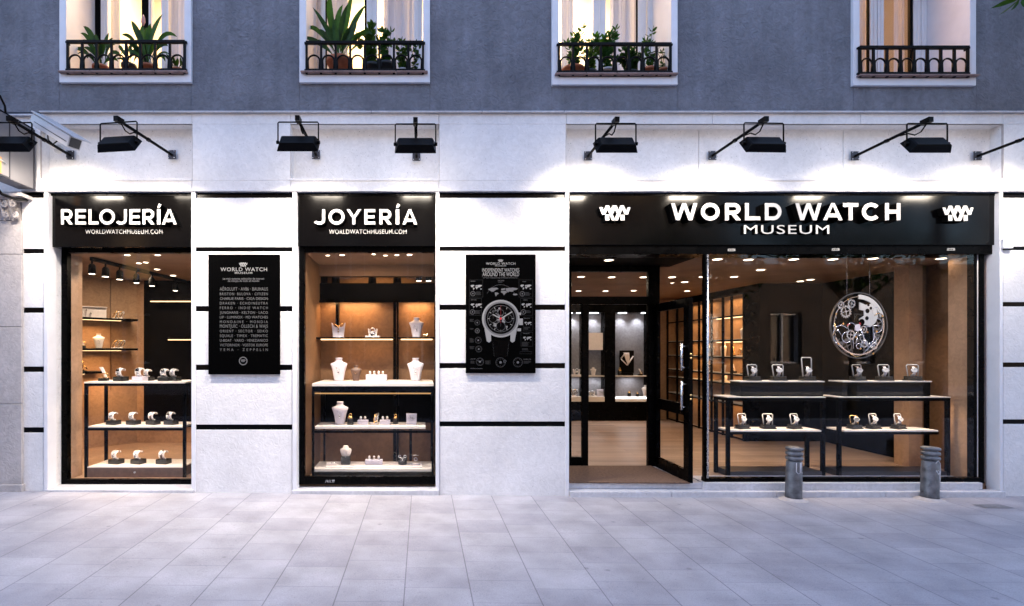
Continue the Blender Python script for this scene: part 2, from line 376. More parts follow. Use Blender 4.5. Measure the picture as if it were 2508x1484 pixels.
M = dict(
    stucco=stone_mat('stucco', (0.180, 0.188, 0.222), pits=0.15, rough=0.85, worm=0.65, bands=0.13, wsc=11, wdi=3.5, wd=0.025, streak=0.14),
    stone=stone_mat('limestone', (0.74, 0.73, 0.74), pits=0.5, rough=0.5, worm=0.36, bands=0.055),
    stone2=stone_mat('marble_step', (0.56, 0.56, 0.60), pits=0.3, rough=0.4, worm=0.25, bands=0.09),
    old=stone_mat('old_stone', (0.46, 0.42, 0.41), pits=0.4, rough=0.7, worm=0.35, bands=0.1),
    joint=mat('joint', (0.10, 0.09, 0.09), 0.8),
    white=mat('white_paint', (0.72, 0.72, 0.76), 0.45, var=0.05, bump=0.1, bscale=60),
    upvc=mat('window_white', (0.74, 0.75, 0.78), 0.3, var=0.03),
    sill=mat('clay_sill', (0.26, 0.17, 0.15), 0.6, var=0.25, vscale=18, bump=0.2),
    black=mat('black_metal', (0.0009, 0.0009, 0.0011), 0.3, spec=0.05, rvar=0.1, vscale=9),
    band=mat('black_band', (0.0013, 0.0013, 0.0016), 0.18, spec=0.10, rvar=0.06, vscale=5),
    sign=mat('sign_lacquer', (0.0010, 0.0010, 0.0013), 0.13, spec=0.16, rvar=0.04, vscale=3),
    iron=mat('wrought_iron', (0.002, 0.002, 0.0025), 0.5, spec=0.12, bump=0.15, bscale=90),
    matte=mat('matte_black', (0.0010, 0.0010, 0.0010), 0.7, spec=0.08),
    lampblack=mat('lamp_black', (0.0008, 0.0008, 0.0011), 0.4, spec=0.10, bump=0.05),
    plate=mat('lamp_plate', (0.05, 0.05, 0.06), 0.4, metal=0.6),
    letter=mat('letter_white', (0.45, 0.45, 0.45), 0.5),
    print=mat('print_white', (0.22, 0.22, 0.22), 0.6),
    print2=mat('print_grey', (0.10, 0.10, 0.105), 0.6),
    print3=mat('print_dark', (0.012, 0.012, 0.013), 0.6),
    red=mat('print_red', (0.55, 0.02, 0.03), 0.5),
    poster=mat('poster_black', (0.0005, 0.0005, 0.0006), 0.5, spec=0.02),
    glass=glass_mat('window_glass', gain=0.70),
    glass2=glass_mat('case_glass', gain=0.7),
    steel=mat('brushed_steel', (0.62, 0.63, 0.66), 0.28, metal=1.0, rvar=0.1, vscale=30),
    chrome=mat('chrome', (0.75, 0.75, 0.78), 0.12, metal=1.0),
    gold=mat('gold', (0.80, 0.50, 0.20), 0.25, metal=1.0),
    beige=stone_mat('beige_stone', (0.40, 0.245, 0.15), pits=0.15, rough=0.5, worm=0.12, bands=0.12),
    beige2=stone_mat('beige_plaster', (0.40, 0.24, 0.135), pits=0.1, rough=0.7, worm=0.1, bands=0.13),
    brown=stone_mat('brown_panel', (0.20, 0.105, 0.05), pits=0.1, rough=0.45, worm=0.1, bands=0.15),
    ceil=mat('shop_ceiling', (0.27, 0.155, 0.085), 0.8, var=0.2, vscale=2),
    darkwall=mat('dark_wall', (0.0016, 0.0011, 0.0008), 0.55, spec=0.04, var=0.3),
    greyfelt=mat('grey_felt', (0.20, 0.19, 0.20), 0.95, var=0.15, vscale=30, bump=0.2, bscale=200),
    wood=wood_mat('oak_floor', (0.36, 0.245, 0.18)),
    mat_=mat('door_mat', (0.13, 0.075, 0.05), 0.95, var=0.35, vscale=40, bump=0.6, bscale=160),
    shelf=mat('shelf_white', (0.70, 0.64, 0.58), 0.4, var=0.04),
    cream=mat('cream_leather', (0.74, 0.68, 0.66), 0.5, var=0.05, vscale=20),
    lilac=mat('velvet_lilac', (0.56, 0.53, 0.60), 0.7, var=0.06, vscale=20),
    taupe=mat('brown_leather', (0.11, 0.065, 0.05), 0.5, var=0.2, vscale=20),
    block=mat('black_lacquer', (0.012, 0.012, 0.011), 0.25, spec=0.5, var=0.2),
    terra=mat('terracotta', (0.42, 0.15, 0.08), 0.75, var=0.2, vscale=16, bump=0.15),
    dpot=mat('dark_pot', (0.02, 0.025, 0.03), 0.4, var=0.3),
    wpot=mat('white_pot', (0.5, 0.5, 0.52), 0.4, var=0.1),
    soil=mat('soil', (0.03, 0.02, 0.015), 0.95, bump=0.5),
    leaf=leaf_mat('leaf_green', (0.024, 0.075, 0.012), 0.5),
    leaf2=leaf_mat('leaf_dark', (0.014, 0.042, 0.010), 0.5),
    leaf3=leaf_mat('leaf_light', (0.035, 0.085, 0.014), 0.5),
    bark=mat('bark', (0.10, 0.08, 0.065), 0.9, var=0.3, bump=0.6, bscale=30),
    petal=mat('flower_pink', (0.5, 0.25, 0.22), 0.6),
    sheer=sheer_mat('sheer_curtain', (0.66, 0.65, 0.70), 0.02),
    room=mat('room_wall', (0.66, 0.55, 0.40), 0.8, var=0.04),
    roomdark=mat('room_dark', (0.03, 0.022, 0.018), 0.6),
    signgrey=mat('sign_grey', (0.16, 0.155, 0.165), 0.4, var=0.06),
    camwhite=mat('camera_white', (0.52, 0.52, 0.54), 0.4, var=0.05),
    camglass=mat('camera_window', (0.05, 0.055, 0.06), 0.15),
    orange=mat('orange_patch', (0.55, 0.22, 0.05), 0.5),
    bollard=mat('bollard_iron', (0.13, 0.135, 0.15), 0.42, metal=0.35, var=0.55, vscale=13, bump=0.6, bscale=32, rvar=0.15),
    graffiti=mat('graffiti_paint', (0.52, 0.52, 0.56), 0.5),
    paving=paving_mat('paving_slabs', (0.36, 0.352, 0.388)),
    asphalt=mat('asphalt', (0.05, 0.05, 0.055), 0.9, var=0.2, vscale=20, bump=0.4, bscale=120),
    facing=stone_mat('opposite_stone', (0.13, 0.105, 0.085), pits=0.2, rough=0.8),
    led=emit_mat('warm_led', (1.0, 0.60, 0.28), 0.28),
    led2=emit_mat('dim_led', (1.0, 0.55, 0.22), 0.05),
    print4=mat('list_grey', (0.10, 0.10, 0.10), 0.6),
    letter2=mat('small_letter_white', (0.30, 0.30, 0.30), 0.5),
    gun=mat('gunmetal', (0.17, 0.165, 0.17), 0.35, metal=1.0, rvar=0.1, vscale=20),
    drain=mat('drain_iron', (0.16, 0.16, 0.18), 0.6, var=0.3, vscale=30),
    ledw=emit_mat('cool_led', (0.9, 0.93, 1.0), 1.2),
    down=emit_mat('downlight_glow', (1.0, 0.80, 0.58), 1.6),
    flood=emit_mat('flood_glow', (1.0, 0.88, 0.74), 2.5),
)

def text_into(mb, s, u0, u1, v0, v1, y, depth=0.0, bold=0.0, mi=0, side=1, spacing=1.0, direct=None, shear=0.0):
    """lettering fitted into a box of the facade drawing, front face at y, pulled back by depth"""
    c = bpy.data.curves.new('lettering', 'FONT'); c.body = s; c.offset = bold; c.space_character = spacing; c.shear = shear
    c.resolution_u = 4
    o = bpy.data.objects.new('lettering', c); COL.objects.link(o)
    bpy.context.view_layer.update()
    me = bpy.data.meshes.new_from_object(o.evaluated_get(bpy.context.evaluated_depsgraph_get()))
    xs = [v.co.x for v in me.vertices]; ys = [v.co.y for v in me.vertices]
    xa, xb, ya, yb = min(xs), max(xs), min(ys), max(ys)
    if direct: X0, X1, Z0, Z1 = direct
    else: X0, X1, Z0, Z1 = X(u0,y), X(u1,y), Z(v1,y), Z(v0,y)
    kx, ky = (X1-X0)/max(xb-xa,1e-6), (Z1-Z0)/max(yb-ya,1e-6)
    ky = (Z1-Z0)/0.69
    P = [(X0+(v.co.x-xa)*kx, Z0+v.co.y*ky) for v in me.vertices]
    F = [tuple(p.vertices) for p in me.polygons]
    b = len(mb.v); n = len(P)
    mb.v.extend([(p[0], y, p[1]) for p in P])
    for f in F: mb.face([b+i for i in f], mi)
    if depth:
        mb.v.extend([(p[0], y+depth, p[1]) for p in P])
        cnt = {}
        for f in F:
            for i in range(len(f)):
                a, d = f[i], f[(i+1) % len(f)]
                cnt[(a,d)] = cnt.get((a,d), 0) + 1
        for (a, d) in cnt:
            if (d, a) not in cnt: mb.face((b+a, b+n+a, b+n+d, b+d), side)
        for f in F: mb.face([b+n+i for i in reversed(f)], side)
    bpy.data.objects.remove(o); bpy.data.meshes.remove(me)
    return mb

def glyph(ch, s):
    """heavy geometric capital in a 1 x 1 box, as polygons (x, z); s = stroke (x, z)"""
    sx, sz = s; P = []
    def bx(x0, x1, z0, z1): P.append([(x0,z0),(x1,z0),(x1,z1),(x0,z1)])
    def arc(cx, cz, rx, rz, a0, a1, n=26, tx=None, tz=None):
        tx = sx if tx is None else tx; tz = sz if tz is None else tz
        for i in range(n):
            a, b = radians(a0+(a1-a0)*i/n), radians(a0+(a1-a0)*(i+1)/n)
            P.append([(cx+rx*cos(a),cz+rz*sin(a)),(cx+rx*cos(b),cz+rz*sin(b)),(cx+(rx-tx)*cos(b),cz+(rz-tz)*sin(b)),(cx+(rx-tx)*cos(a),cz+(rz-tz)*sin(a))])
    if ch == 'E': bx(0,sx,0,1); bx(sx,1,0,sz); bx(sx,1,1-sz,1); bx(sx,.93,.5-sz/2,.5+sz/2)
    elif ch == 'L': bx(0,sx,0,1); bx(sx,1,0,sz)
    elif ch == 'T': bx(0,1,1-sz,1); bx(.5-sx/2,.5+sx/2,0,1-sz)
    elif ch == 'H': bx(0,sx,0,1); bx(1-sx,1,0,1); bx(sx,1-sx,.5-sz/2,.5+sz/2)
    elif ch == 'I': bx(0,1,0,1)
    elif ch == 'O': arc(.5,.5,.5,.515,0,360,44)
    elif ch == 'C': arc(.54,.5,.54,.515,42,318,36)
    elif ch == 'D': bx(0,sx,0,1); bx(sx,.5,0,sz); bx(sx,.5,1-sz,1); arc(.5,.5,.5,.5,-90,90,22)
    elif ch == 'R':
        bx(0,sx,0,1); bx(sx,.55,1-sz,1); bx(sx,.55,.33,.33+sz); arc(.55,.665,.42,.335,-90,90,20)
        P.append([(.40,.33),(.40+sx*1.25,.33),(1,0),(1-sx*1.3,0)])
    elif ch == 'J': bx(1-sx,1,.28,1); arc(.46,.30,.54,.32,-152,0,18)
    elif ch == 'A':
        P.append([(0,0),(sx*1.05,0),(.5+sx*.02,.86),(.5+sx*.42,1),(.5-sx*.42,1)]); P.append([(1,0),(1-sx*1.05,0),(.5-sx*.02,.86),(.5-sx*.42,1),(.5+sx*.42,1)])
        P.append([(.24,.17),(.76,.17),(.70,.17+sz),(.30,.17+sz)])
    elif ch == 'Y': P.append([(0,1),(sx*1.15,1),(.5+sx*.5,.42),(.5-sx*.5,.42)]); P.append([(1,1),(1-sx*1.15,1),(.5-sx*.5,.42),(.5+sx*.5,.42)]); bx(.5-sx/2,.5+sx/2,0,.42)
    elif ch == 'W':
        for a, b in [((0,1),(.26,0)),((.5,1),(.26,0)),((.5,1),(.74,0)),((1,1),(.74,0))]:
            t0 = a[0] - (0 if a[0] == 0 else sx/2 if a[0] == .5 else sx); P.append([(t0,1),(t0+sx,1),(b[0]+sx/2,0),(b[0]-sx/2,0)])
    return P
def letters_into(mb, spec, v0, v1, y, depth, stroke):
    """spec: (character, u0, u1); stroke in drawing pixels"""
    b1, b0 = Z(v0,y), Z(v1,y); e = 0.0
    for ch, u0, u1 in spec:
        acc = ch == 'Í'; a0, a1 = X(u0,y), X(u1,y)
        for P in glyph('I' if acc else ch, (stroke/(u1-u0), stroke/(v1-v0))):
            e += 0.000012
            q = MB(); q.prism([(a0+p[0]*(a1-a0), b0+p[1]*(b1-b0)) for p in P], y - e, y + depth)
            b = len(mb.v); mb.v.extend(q.v)
            for k, f in enumerate(q.f): mb.face([b+j for j in f], 0 if k == 0 else 1)
        if acc:
            h = (b1-b0); q = MB(); q.prism([(a0+.05*(a1-a0), b1+.10*h), (a0+.75*(a1-a0), b1+.10*h), (a1+.28*(a1-a0), b1+.30*h), (a0+.55*(a1-a0), b1+.38*h)], y, y + depth)
            b = len(mb.v); mb.v.extend(q.v)
            for k, f in enumerate(q.f): mb.face([b+j for j in f], 0 if k == 0 else 1)
    return mb

def logo_into(mb, u0, u1, v0, v1, y, depth=0.0, mi=0, side=1):
    """the interlaced zigzag emblem: three peaks over two short bars"""
    a0, a1, b0, b1 = X(u0,y), X(u1,y), Z(v1,y), Z(v0,y)
    def q(px, py): return (a0 + (px-350)/(2110-350)*(a1-a0), b1 - (py-258)/(1115-258)*(b1-b0))
    P = [[(350,365),(530,365),(690,775),(505,775)], [(505,775),(690,775),(905,262),(710,262)],
         [(710,262),(905,262),(1245,1110),(1065,1110)], [(1030,775),(1120,755),(1330,262),(1100,262),(955,610)],
         [(1100,262),(1330,262),(1540,775),(1370,775)], [(1065,1110),(1400,1110),(1240,950)],
         [(1240,950),(1400,1110),(1735,262),(1535,262)], [(1535,262),(1735,262),(1960,775),(1780,775)],
         [(1780,775),(1975,775),(2110,365),(1945,365),(1865,590)],
         [(670,785),(910,785),(910,1110),(680,1110)], [(1540,785),(1770,785),(1785,1110),(1540,1110)]]
    for i, p in enumerate(P):
        e = i * 0.00025
        pts = [q(*t) for t in p]
        if depth:
            mb2 = MB(); mb2.prism(pts, y - e, y + depth)
            b = len(mb.v); mb.v.extend(mb2.v)
            for k, f in enumerate(mb2.f): mb.face([b+j for j in f], mi if k == 0 else side)
        else:
            n = len(pts); ar = sum(pts[k][0]*pts[(k+1)%n][1]-pts[(k+1)%n][0]*pts[k][1] for k in range(n))
            if ar < 0: pts = pts[::-1]
            mb.add([(t[0], y - e, t[1]) for t in pts], [tuple(range(n))], mi)
    return mb

def area(name, loc, size, power, col, rot=(0,0,0), size_y=None, spread=180, parent=None, spec=1.0):
    l = bpy.data.lights.new(name, 'AREA'); l.energy = power; l.color = col
    l.shape = 'RECTANGLE' if size_y else 'SQUARE'; l.size = size
    if size_y: l.size_y = size_y
    l.spread = radians(spread); l.specular_factor = spec
    o = bpy.data.objects.new(name, l); o.location = loc; o.rotation_euler = rot; COL.objects.link(o)
    if parent is not None:
        o.parent = parent; o.location = Vector(loc) - ORI.get(parent.as_pointer(), Vector((0,0,0)))
    return o
def spot(name, loc, target, power, col, angle=70, blend=0.6, radius=0.03):
    l = bpy.data.lights.new(name, 'SPOT'); l.energy = power; l.color = col
    l.spot_size = radians(angle); l.spot_blend = blend; l.shadow_soft_size = radius
    o = bpy.data.objects.new(name, l); o.location = loc
    o.rotation_euler = (Vector(target) - Vector(loc)).to_track_quat('-Z', 'Y').to_euler(); COL.objects.link(o)
    return o
WARM = (1.0, 0.56, 0.23)
NEUT = (1.0, 0.78, 0.56)
COOL = (0.88, 0.92, 1.0)
FLOOD = (1.0, 0.87, 0.72)
FLOODK, INK, RMK = 0.0185, 0.10, 0.36
# ---------------------------------------------------------------- ground and street
def ground_z(x): return 0.054 * max(0.0, min(1.0, (1.6 - x) / 5.5)) - 0.008
g = MB()
xs = [-60] + [-12 + i * 0.5 for i in range(49)] + [60]
ys = [-5.6 + i * 0.475 for i in range(13)]
ys[-1] = 0.1
for y in ys:
    for x in xs: g.v.append((x, y, ground_z(x)))
nx = len(xs)
for j in range(len(ys) - 1):
    for i in range(nx - 1): g.face((j*nx+i, j*nx+i+1, (j+1)*nx+i+1, (j+1)*nx+i))
tag(g.build('pavement', M['paving']), kind='structure')
k = MB(); k.box(-60, 60, -5.9, -5.6, -0.3, -0.004)
tag(k.build('kerb', M['stone2'], bevel=0.015), kind='structure')
r = MB(); r.add([(-60,-13,-0.13),(60,-13,-0.13),(60,-5.9,-0.13),(-60,-5.9,-0.13)], [(0,1,2,3)])
tag(r.build('road', M['asphalt']), kind='structure')
r = MB(); r.box(-60, 60, -16.2, -13, -0.3, 0.0)
tag(r.build('pavement_opposite', M['paving']), kind='structure')

# ---------------------------------------------------------------- the building
B = thing('shop_building', 'grey-blue rendered building with pale stone ground floor and three shop fronts', 'building', (0, 0, 0))
WIN = [  # outer l, inner l, inner r, outer r, sill v0, v1, surround bottom
    (145, 162, 451, 468, 178, 184, 201.5), (733, 750, 1036, 1053, 178.5, 183.5, 201.5),
    (1352, 1369, 1644, 1660, 183, 189, 207), (2090, 2106, 2376, 2391, 187, 192, 209)]
VT = -170
w = MB(); gap = 0.9
edges = [-260] + [e for W_ in WIN for e in (W_[0], W_[3])] + [2900]
for i in range(0, len(edges), 2):
    w.pbox(edges[i] + gap * 0.5, edges[i+1] - gap * 0.5, VT, 274, 0.02, 0.42)
for W_ in WIN: w.pbox(W_[0] + gap * 0.5, W_[3] - gap * 0.5, W_[6], 274, 0.0205, 0.42)
w.pbox(-260, 2900, VT - 30, VT, 0.02, 0.42)
w.build('upper_wall', M['stucco'], B)
jb = MB()
for e in edges[1:-1]: jb.pbox(e - 1, e + 1, 202, 274, 0.03, 0.05)
jb.build('wall_joint', M['joint'], B)

# stone band with three sunk panels above the shop fronts
PAN = [(100, 470), (712, 1075), (1387, 2457)]
sb = MB()
def stone_run(mb, u0, u1, v0, v1, y0, y1, joints=(), gp=0.8):
    cuts = [u0] + [j for j in joints if u0 < j < u1] + [u1]
    for a, b in zip(cuts[:-1], cuts[1:]): mb.pbox(a + gp*0.5, b - gp*0.5, v0, v1, y0, y1)
J = [470, 712, 1075, 1387, 1745, 2108, 2457]
stone_run(sb, 100, 2900, 278.5, 304, 0.0, 0.3, J)
stone_run(sb, 100, 2900, 442, 467, 0.0, 0.3, J)
for a, b in [(470, 712), (1075, 1387), (2457, 2900)]: sb.pbox(a + .4, b - .4, 304, 442, 0.0005, 0.3)
for i, (a, b) in enumerate(PAN):
    cuts = [a - 2, b + 2] if i < 2 else [a - 2, 1728, 2090, b + 2]
    for c0, c1 in zip(cuts[:-1], cuts[1:]): sb.box(X(c0) + .002, X(c1) - .002, 0.13, 0.3, Z(445), Z(300))
hl = MB()
for a, b_ in PAN:
    hl.box(X(a)-.006, X(a)-.002, -.0006, .02, Z(442), Z(304)); hl.box(X(b_)+.002, X(b_)+.006, -.0006, .02, Z(442), Z(304)); hl.box(X(a)-.002, X(b_)+.002, -.0006, .02, Z(304), Z(303))
hl.build('panel_groove', M['old'], B)
sb.pbox(-260, 99.5, 286, 470, 0.0, 0.3)
sb.build('stone_band', M['stone'], B, bevel=0.004)
ld = MB()
for a, b in PAN: ld.box(X(a)-.004, X(b)+.004, -0.010, 0.13, Z(443), Z(437.2))
ld.build('panel_ledge', M['stone'], B, bevel=0.002)
cn = MB(); cu = [100, 380, 620, 910, 1180, 1380, 1720, 1850, 2110, 2300, 2480, 2900]
for a, b in zip(cu[:-1], cu[1:]): cn.box(X(a)+.003, X(b)-.003, -0.035, 0.3, Z(278), Z(274.4))
cn.box(X(-260), X(100)-.003, -0.035, 0.3, Z(286), Z(282))
cn.build('string_course', M['stone2'], B, bevel=0.004)
dr = MB(); cu = [55, 240, 480, 700, 1070, 1250, 1640, 2000, 2300, 2900]
for a, b in zip(cu[:-1], cu[1:]): dr.box(X(a)+.002, X(b)-.002, -0.022, 0.3, Z(470), Z(467.2))
dr.build('drip_ledge', M['stone2'], B, bevel=0.003)
bk = MB()
bk.box(X(-260), X(2900), 0.3, 0.42, Z(470), Z(274))
bk.build('wall_core', M['joint'], B)
bm = MB()   # dark beam over the shop fronts
bm.box(X(53), X(2900), 0.035, 0.42, Z(476.5), Z(470.2))
bm.build('black_beam', M['black'], B)

# piers: pale blocks between polished black bands
def pier(u0, u1, bands, vb, top=484, sheen=True):
    s = MB(); bl = MB()
    z = top
    for a, b in bands + [(vb, vb)]:
        s.pbox(u0, u1, z + .5, a - .3, 0.0, 0.2)
        if b > a: bl = MB(); bl.box(X(u0)+.002, X(u1)-.002, 0.006, 0.19, Z(b+.4), Z(a-.2)); bl.build('black_strip', M['band'], B)
        z = b
    s.build('pier', M['stone'], B, bevel=0.003)
    bl = MB(); bl.box(X(u0)+.002, X(u1)-.002, 0.012, 0.19, Z(top+.4), Z(476.6))
    bl.build('black_strip', M['band'], B)
pier(53, 107, [(609.5,620), (753.5,765.5), (898,910.5), (1047,1059)], 1207)
pier(479, 715, [(605.5,615.5), (750,762), (893.5,906), (1040,1052)], 1212)
pier(1077, 1384, [(604,614), (746.5,758.5), (889.5,901.5), (1032.5,1044)], 1217)
pier(2457, 2900, [(604,612), (740,750), (888,898.5), (1027.5,1038)], 1219)
for a, b, vb in [(107.3,116.5,1205), (468.5,478.5,1205), (716,726.5,1208), (1067.5,1076.3,1210), (1385,1393.8,1216), (2449,2456.5,1216)]:
    tr = MB(); tr.pbox(a, b, 470.5, vb, -0.012, 0.12); tr.build('white_jamb', M['white'], B, bevel=0.003)
rv = MB()   # stone reveals of the recessed shop fronts
for v0, v1 in [(606, 720), (720.6, 880), (880.6, 1040), (1040.6, 1198)]:
    rv.box(X(107.3), X(116.3), 0.1205, 0.5, Z(v1), Z(v0))
    rv.box(X(2449.3), X(2640), 0.1205, 0.5, Z(v1), Z(v0))
rv.box(X(107.3), X(116.3), 0.1205, 0.5, Z(605.5), Z(477)); rv.box(X(2449.3), X(2640), 0.1205, 0.5, Z(605.5), Z(477))
rv.build('stone_reveal', M['stone'], B, bevel=0.002)
st = MB(); st.box(X(113), X(476), -0.03, 0.8, -0.05, Z(1198.2)); st.build('step', M['stone2'], B, bevel=0.006)
st = MB(); st.box(X(717), X(1075.5), -0.03, 0.8, -0.05, Z(1199)); st.build('step', M['stone2'], B, bevel=0.006)
st = MB()
for a, b in [(1394.3,1640),(1641,1895),(1896,2160),(2161,2452)]: st.box(X(a), X(b), -0.045, 0.06 if a > 1700 else 1.0, -0.05, Z(1201.5))
st.build('step', M['stone2'], B, bevel=0.006)
pl = MB(); pl.box(X(1728), X(2412), 0.02, 0.34, Z(1201.5), Z(1184))
pl.build('plinth', M['stone2'], B, bevel=0.004)

# upper windows: surround, sill, casements, room behind
def win(i, l, il, ir, r, s0, s1, sbm, parts):
    p = MB(); yo = -0.014
    p.pbox(l, il, VT, sbm, yo, 0.52); p.pbox(ir, r, VT, sbm, yo, 0.52)
    p.pbox(il, ir, s1 - .5, sbm, yo + .0004, 0.60)
    o = p.build('window', M['white'], B, bevel=0.003)
    q = MB()
    n = 4
    for k in range(n):
        a = il - 12 + (ir - il + 24) * k / n; b = il - 12 + (ir - il + 24) * (k + 1) / n
        q.box(X(a)+.001, X(b)-.001, yo - 0.045, 0.50, Z(s1 - .8), Z(s0 + .6))
    q.build('sill', M['sill'], o, bevel=0.008)
    f = MB(); yF = 0.46; zb = Z(s1) ; zt = Z(VT)
    xl, xr = X(il), X(ir)
    f.box(xl - .01, xr + .01, yF, yF + .07, zb - .01, zb + .07)
    for a, b in parts['frames']: f.box(X(a, yF), X(b, yF), yF - .012, yF + .055, zb, zt)
    for a, b in parts['frames']:
        c = (a + b) / 2; f.box(X(c - 1.5, yF), X(c + 1.5, yF), yF - .022, yF - .012, zb, zt)
    f.build('casement', M['upvc'], o, bevel=0.004)
    if parts.get('dark'):
        d = MB()
        for a, b in parts['dark']: d.box(X(a, yF), X(b, yF), yF + .0, yF + .03, zb, zt)
        d.build('dark_gap', M['matte'], o)
    if parts.get('solid'):
        d = MB()
        for a, b in parts['solid']: d.box(X(a, yF), X(b, yF), yF + .005, yF + .03, zb, zt)
        d.build('shutter', M['white'], o)
    gl = MB(); gl.box(xl - .05, xr + .05, yF + .022, yF + .027, zb, zt)
    gl.build('pane', M['glass'], o)
    # room
    rm = MB(); x0, x1 = xl - 0.55, xr + 0.75
    y0, y1 = 0.62, 2.6; z0, z1 = zb - .25, zb + 2.7
    rm.add([(x0,y0,z0),(x1,y0,z0),(x1,y1,z0),(x0,y1,z0),(x0,y0,z1),(x1,y0,z1),(x1,y1,z1),(x0,y1,z1)],
           [(0,1,2,3),(4,7,6,5),(0,3,7,4),(1,5,6,2),(3,2,6,7)])
    rm.build('room', parts.get('room', M['room']), o)
    area('room_lamp', ((xl+xr)/2 + parts.get('lx', 0), 1.7, z1 - .1), 0.7, parts['power'] * RMK, parts.get('lc', (1.0, 0.74, 0.45)))
    for a, b, y, label in parts['curtains']:
        cu = MB(); xa, xb = X(a, y), X(b, y); nn = max(16, int((xb - xa) / 0.012)); top = []; bot = []
        ph = random.random() * 6
        for k in range(nn + 1):
            t = k / nn; x = xa + (xb - xa) * t
            yy = y + 0.022 * sin(t * (xb - xa) * 62 + ph) + 0.012 * sin(t * (xb - xa) * 141 + ph * 2)
            bot.append((x, yy, zb - .12)); top.append((x, yy * .5 + y * .5, zt + .1))
        cu.loft([bot, top], 0, True, cap=False, close=False)
        tag(cu.build('curtain', M['sheer']), label, 'curtain')
    return o
win(0, *WIN[0], dict(frames=[(248,265),(365,372),(396,414)], dark=[(229,246),(347,364)], solid=[], power=55, lx=0.1,
    curtains=[(176,228,0.52,'pale curtain at the left of the window with two large leafy plants'), (265,292,0.7,'narrow lit curtain beside the left casement of the leftmost window'), (414,452,0.56,'pale curtain at the right of the leftmost upper window')]))
win(1, *WIN[1], dict(frames=[(786,797),(898,924),(1014,1034)], dark=[(893,898),(797,800)], power=45,
    curtains=[(756,787,0.55,'white curtain behind the tall broad-leaved plant, far left'), (800,852,0.75,'curtain half hidden behind the tall broad-leaved plant'), (940,1014,0.6,'grey sheer curtain behind the climbing plants in the second window')]))
win(2, *WIN[2], dict(frames=[(1452,1483),(1562,1582),(1585,1603)], dark=[(1560,1562)], power=80, lx=-.2, lc=(1.0,0.80,0.55),
    curtains=[(1376,1405,0.6,'pale curtain left of the brightly lit gap in the herb window'), (1494,1561,0.62,'grey curtain in the middle of the window above the herb pots'), (1604,1648,0.58,'white curtain at the right of the window above the herb pots')]))
win(3, *WIN[3], dict(frames=[(2130,2146),(2148,2163),(2236,2253),(2255,2272)], dark=[(2127,2129),(2229,2236),(2273,2276)], solid=[(2276,2380)], power=26, lx=-.2, lc=(1.0,0.58,0.28),
    curtains=[(2189,2214,0.7,'narrow grey curtain in the window without plants'), (2108,2127,0.6,'curtain edge at the far left of the window without plants')]))

# shop window frames and panes (parts of the building)
def shop_window(u0, u1, v0, v1, y, gl, name='shop_window', bot=14, top=12):
    f = MB()
    x0, x1, z0, z1 = X(u0,y), X(u1,y), Z(v1,y), Z(v0,y)
    gx0, gx1, gz0, gz1 = X(gl[0],y), X(gl[1],y), Z(gl[3],y), Z(gl[2],y)
    f.box(x0, gx0, y, y+.07, z0, z1); f.box(gx1, x1, y, y+.07, z0, z1)
    f.box(gx0, gx1, y, y+.07, z0, gz0); f.box(gx0, gx1, y, y+.07, gz1, z1)
    f.box(gx0, gx1, y-.006, y+.02, gz0-.012, gz0+.004)
    o = f.build(name, M['black'], B, bevel=0.003)
    p = MB(); p.box(gx0-.01, gx1+.01, y+.03, y+.038, gz0-.01, gz1+.01)
    p.build('pane', M['glass'], o)
    return o
shop_window(150, 480, 604, 1187, 0.2, (164, 474, 618, 1175))
j_ = shop_window(729, 1069, 600, 1187, 0.09, (745, 1064, 617, 1168))
k = MB(); yg = .088
def gz(u, v): return (X(u, yg), yg, Z(v, yg))
for pts in [[(797,1182),(799,1176),(803,1176),(803,1182)],[(800,1179),(803,1179)],[(806,1182),(806,1176),(811,1176),(808,1179),(811,1182)],[(813,1176),(818,1176)],[(815,1176),(815,1182)],[(817,1182),(819,1175)]]: k.tube([gz(*p) for p in pts], .0022, 5)
k.build('graffiti_mark', M['graffiti'], j_)
# big front: header, right frame, sill rail, corner post, pane
f = MB(); y = 0.06
f.box(X(1394,y), X(2436,y), y, 0.30, Z(622,y), Z(598,y))
f.box(X(2385,.1), X(2393.5,.1), .1, .17, Z(1184,.1), Z(600,.1))
f.box(X(2399.5,.1), X(2411,.1), .1, .19, Z(1184,.1), Z(600,.1))
f.box(X(1727,y), X(2411,y), y+.002, .14, Z(1183,y), Z(1171,y))
f.box(X(1726,y), X(1736,y), y-.002, .115, Z(1183,y), Z(622,y))
bigf = f.build('shop_window', M['black'], B, bevel=0.003)
p = MB(); p.box(X(1736,.09), X(2385,.09), .09, .098, Z(1172,.09), Z(620,.09))
p.build('pane', M['glass'], bigf)
p = MB(); p.box(X(2393.5,.1), X(2399.5,.1), .115, .13, Z(1184,.1), Z(600,.1))
p.build('painted_reflection', M['stone'], bigf)  # solid pale strip painting in the stone reflected by the frame
p = MB(); xg = X(1731,y); p.box(xg-.004, xg+.004, .12, .84, 0.13, 2.47)
p.build('side_pane', M['glass'], bigf)
p = MB(); p.lathe([(0.011, 0), (0.011, Z(624,y)-Z(1170,y))], (X(1731.5,y), y-.013, Z(1170,y)), 14)
p.build('corner_post', M['steel'], bigf)
for uu, vv in [(1792,612), (2047,611), (2330,610.5)]:
    p = MB(); p.pbox(uu-9, uu+9, vv-3, vv+3, .05, .0595)
    for q in (-5, -1, 3): p.pbox(uu+q-1, uu+q+1.2, vv-1.3, vv+1.3, .0485, .0499, 1)
    p.build('header_label', [M['print'], M['print3']], bigf)
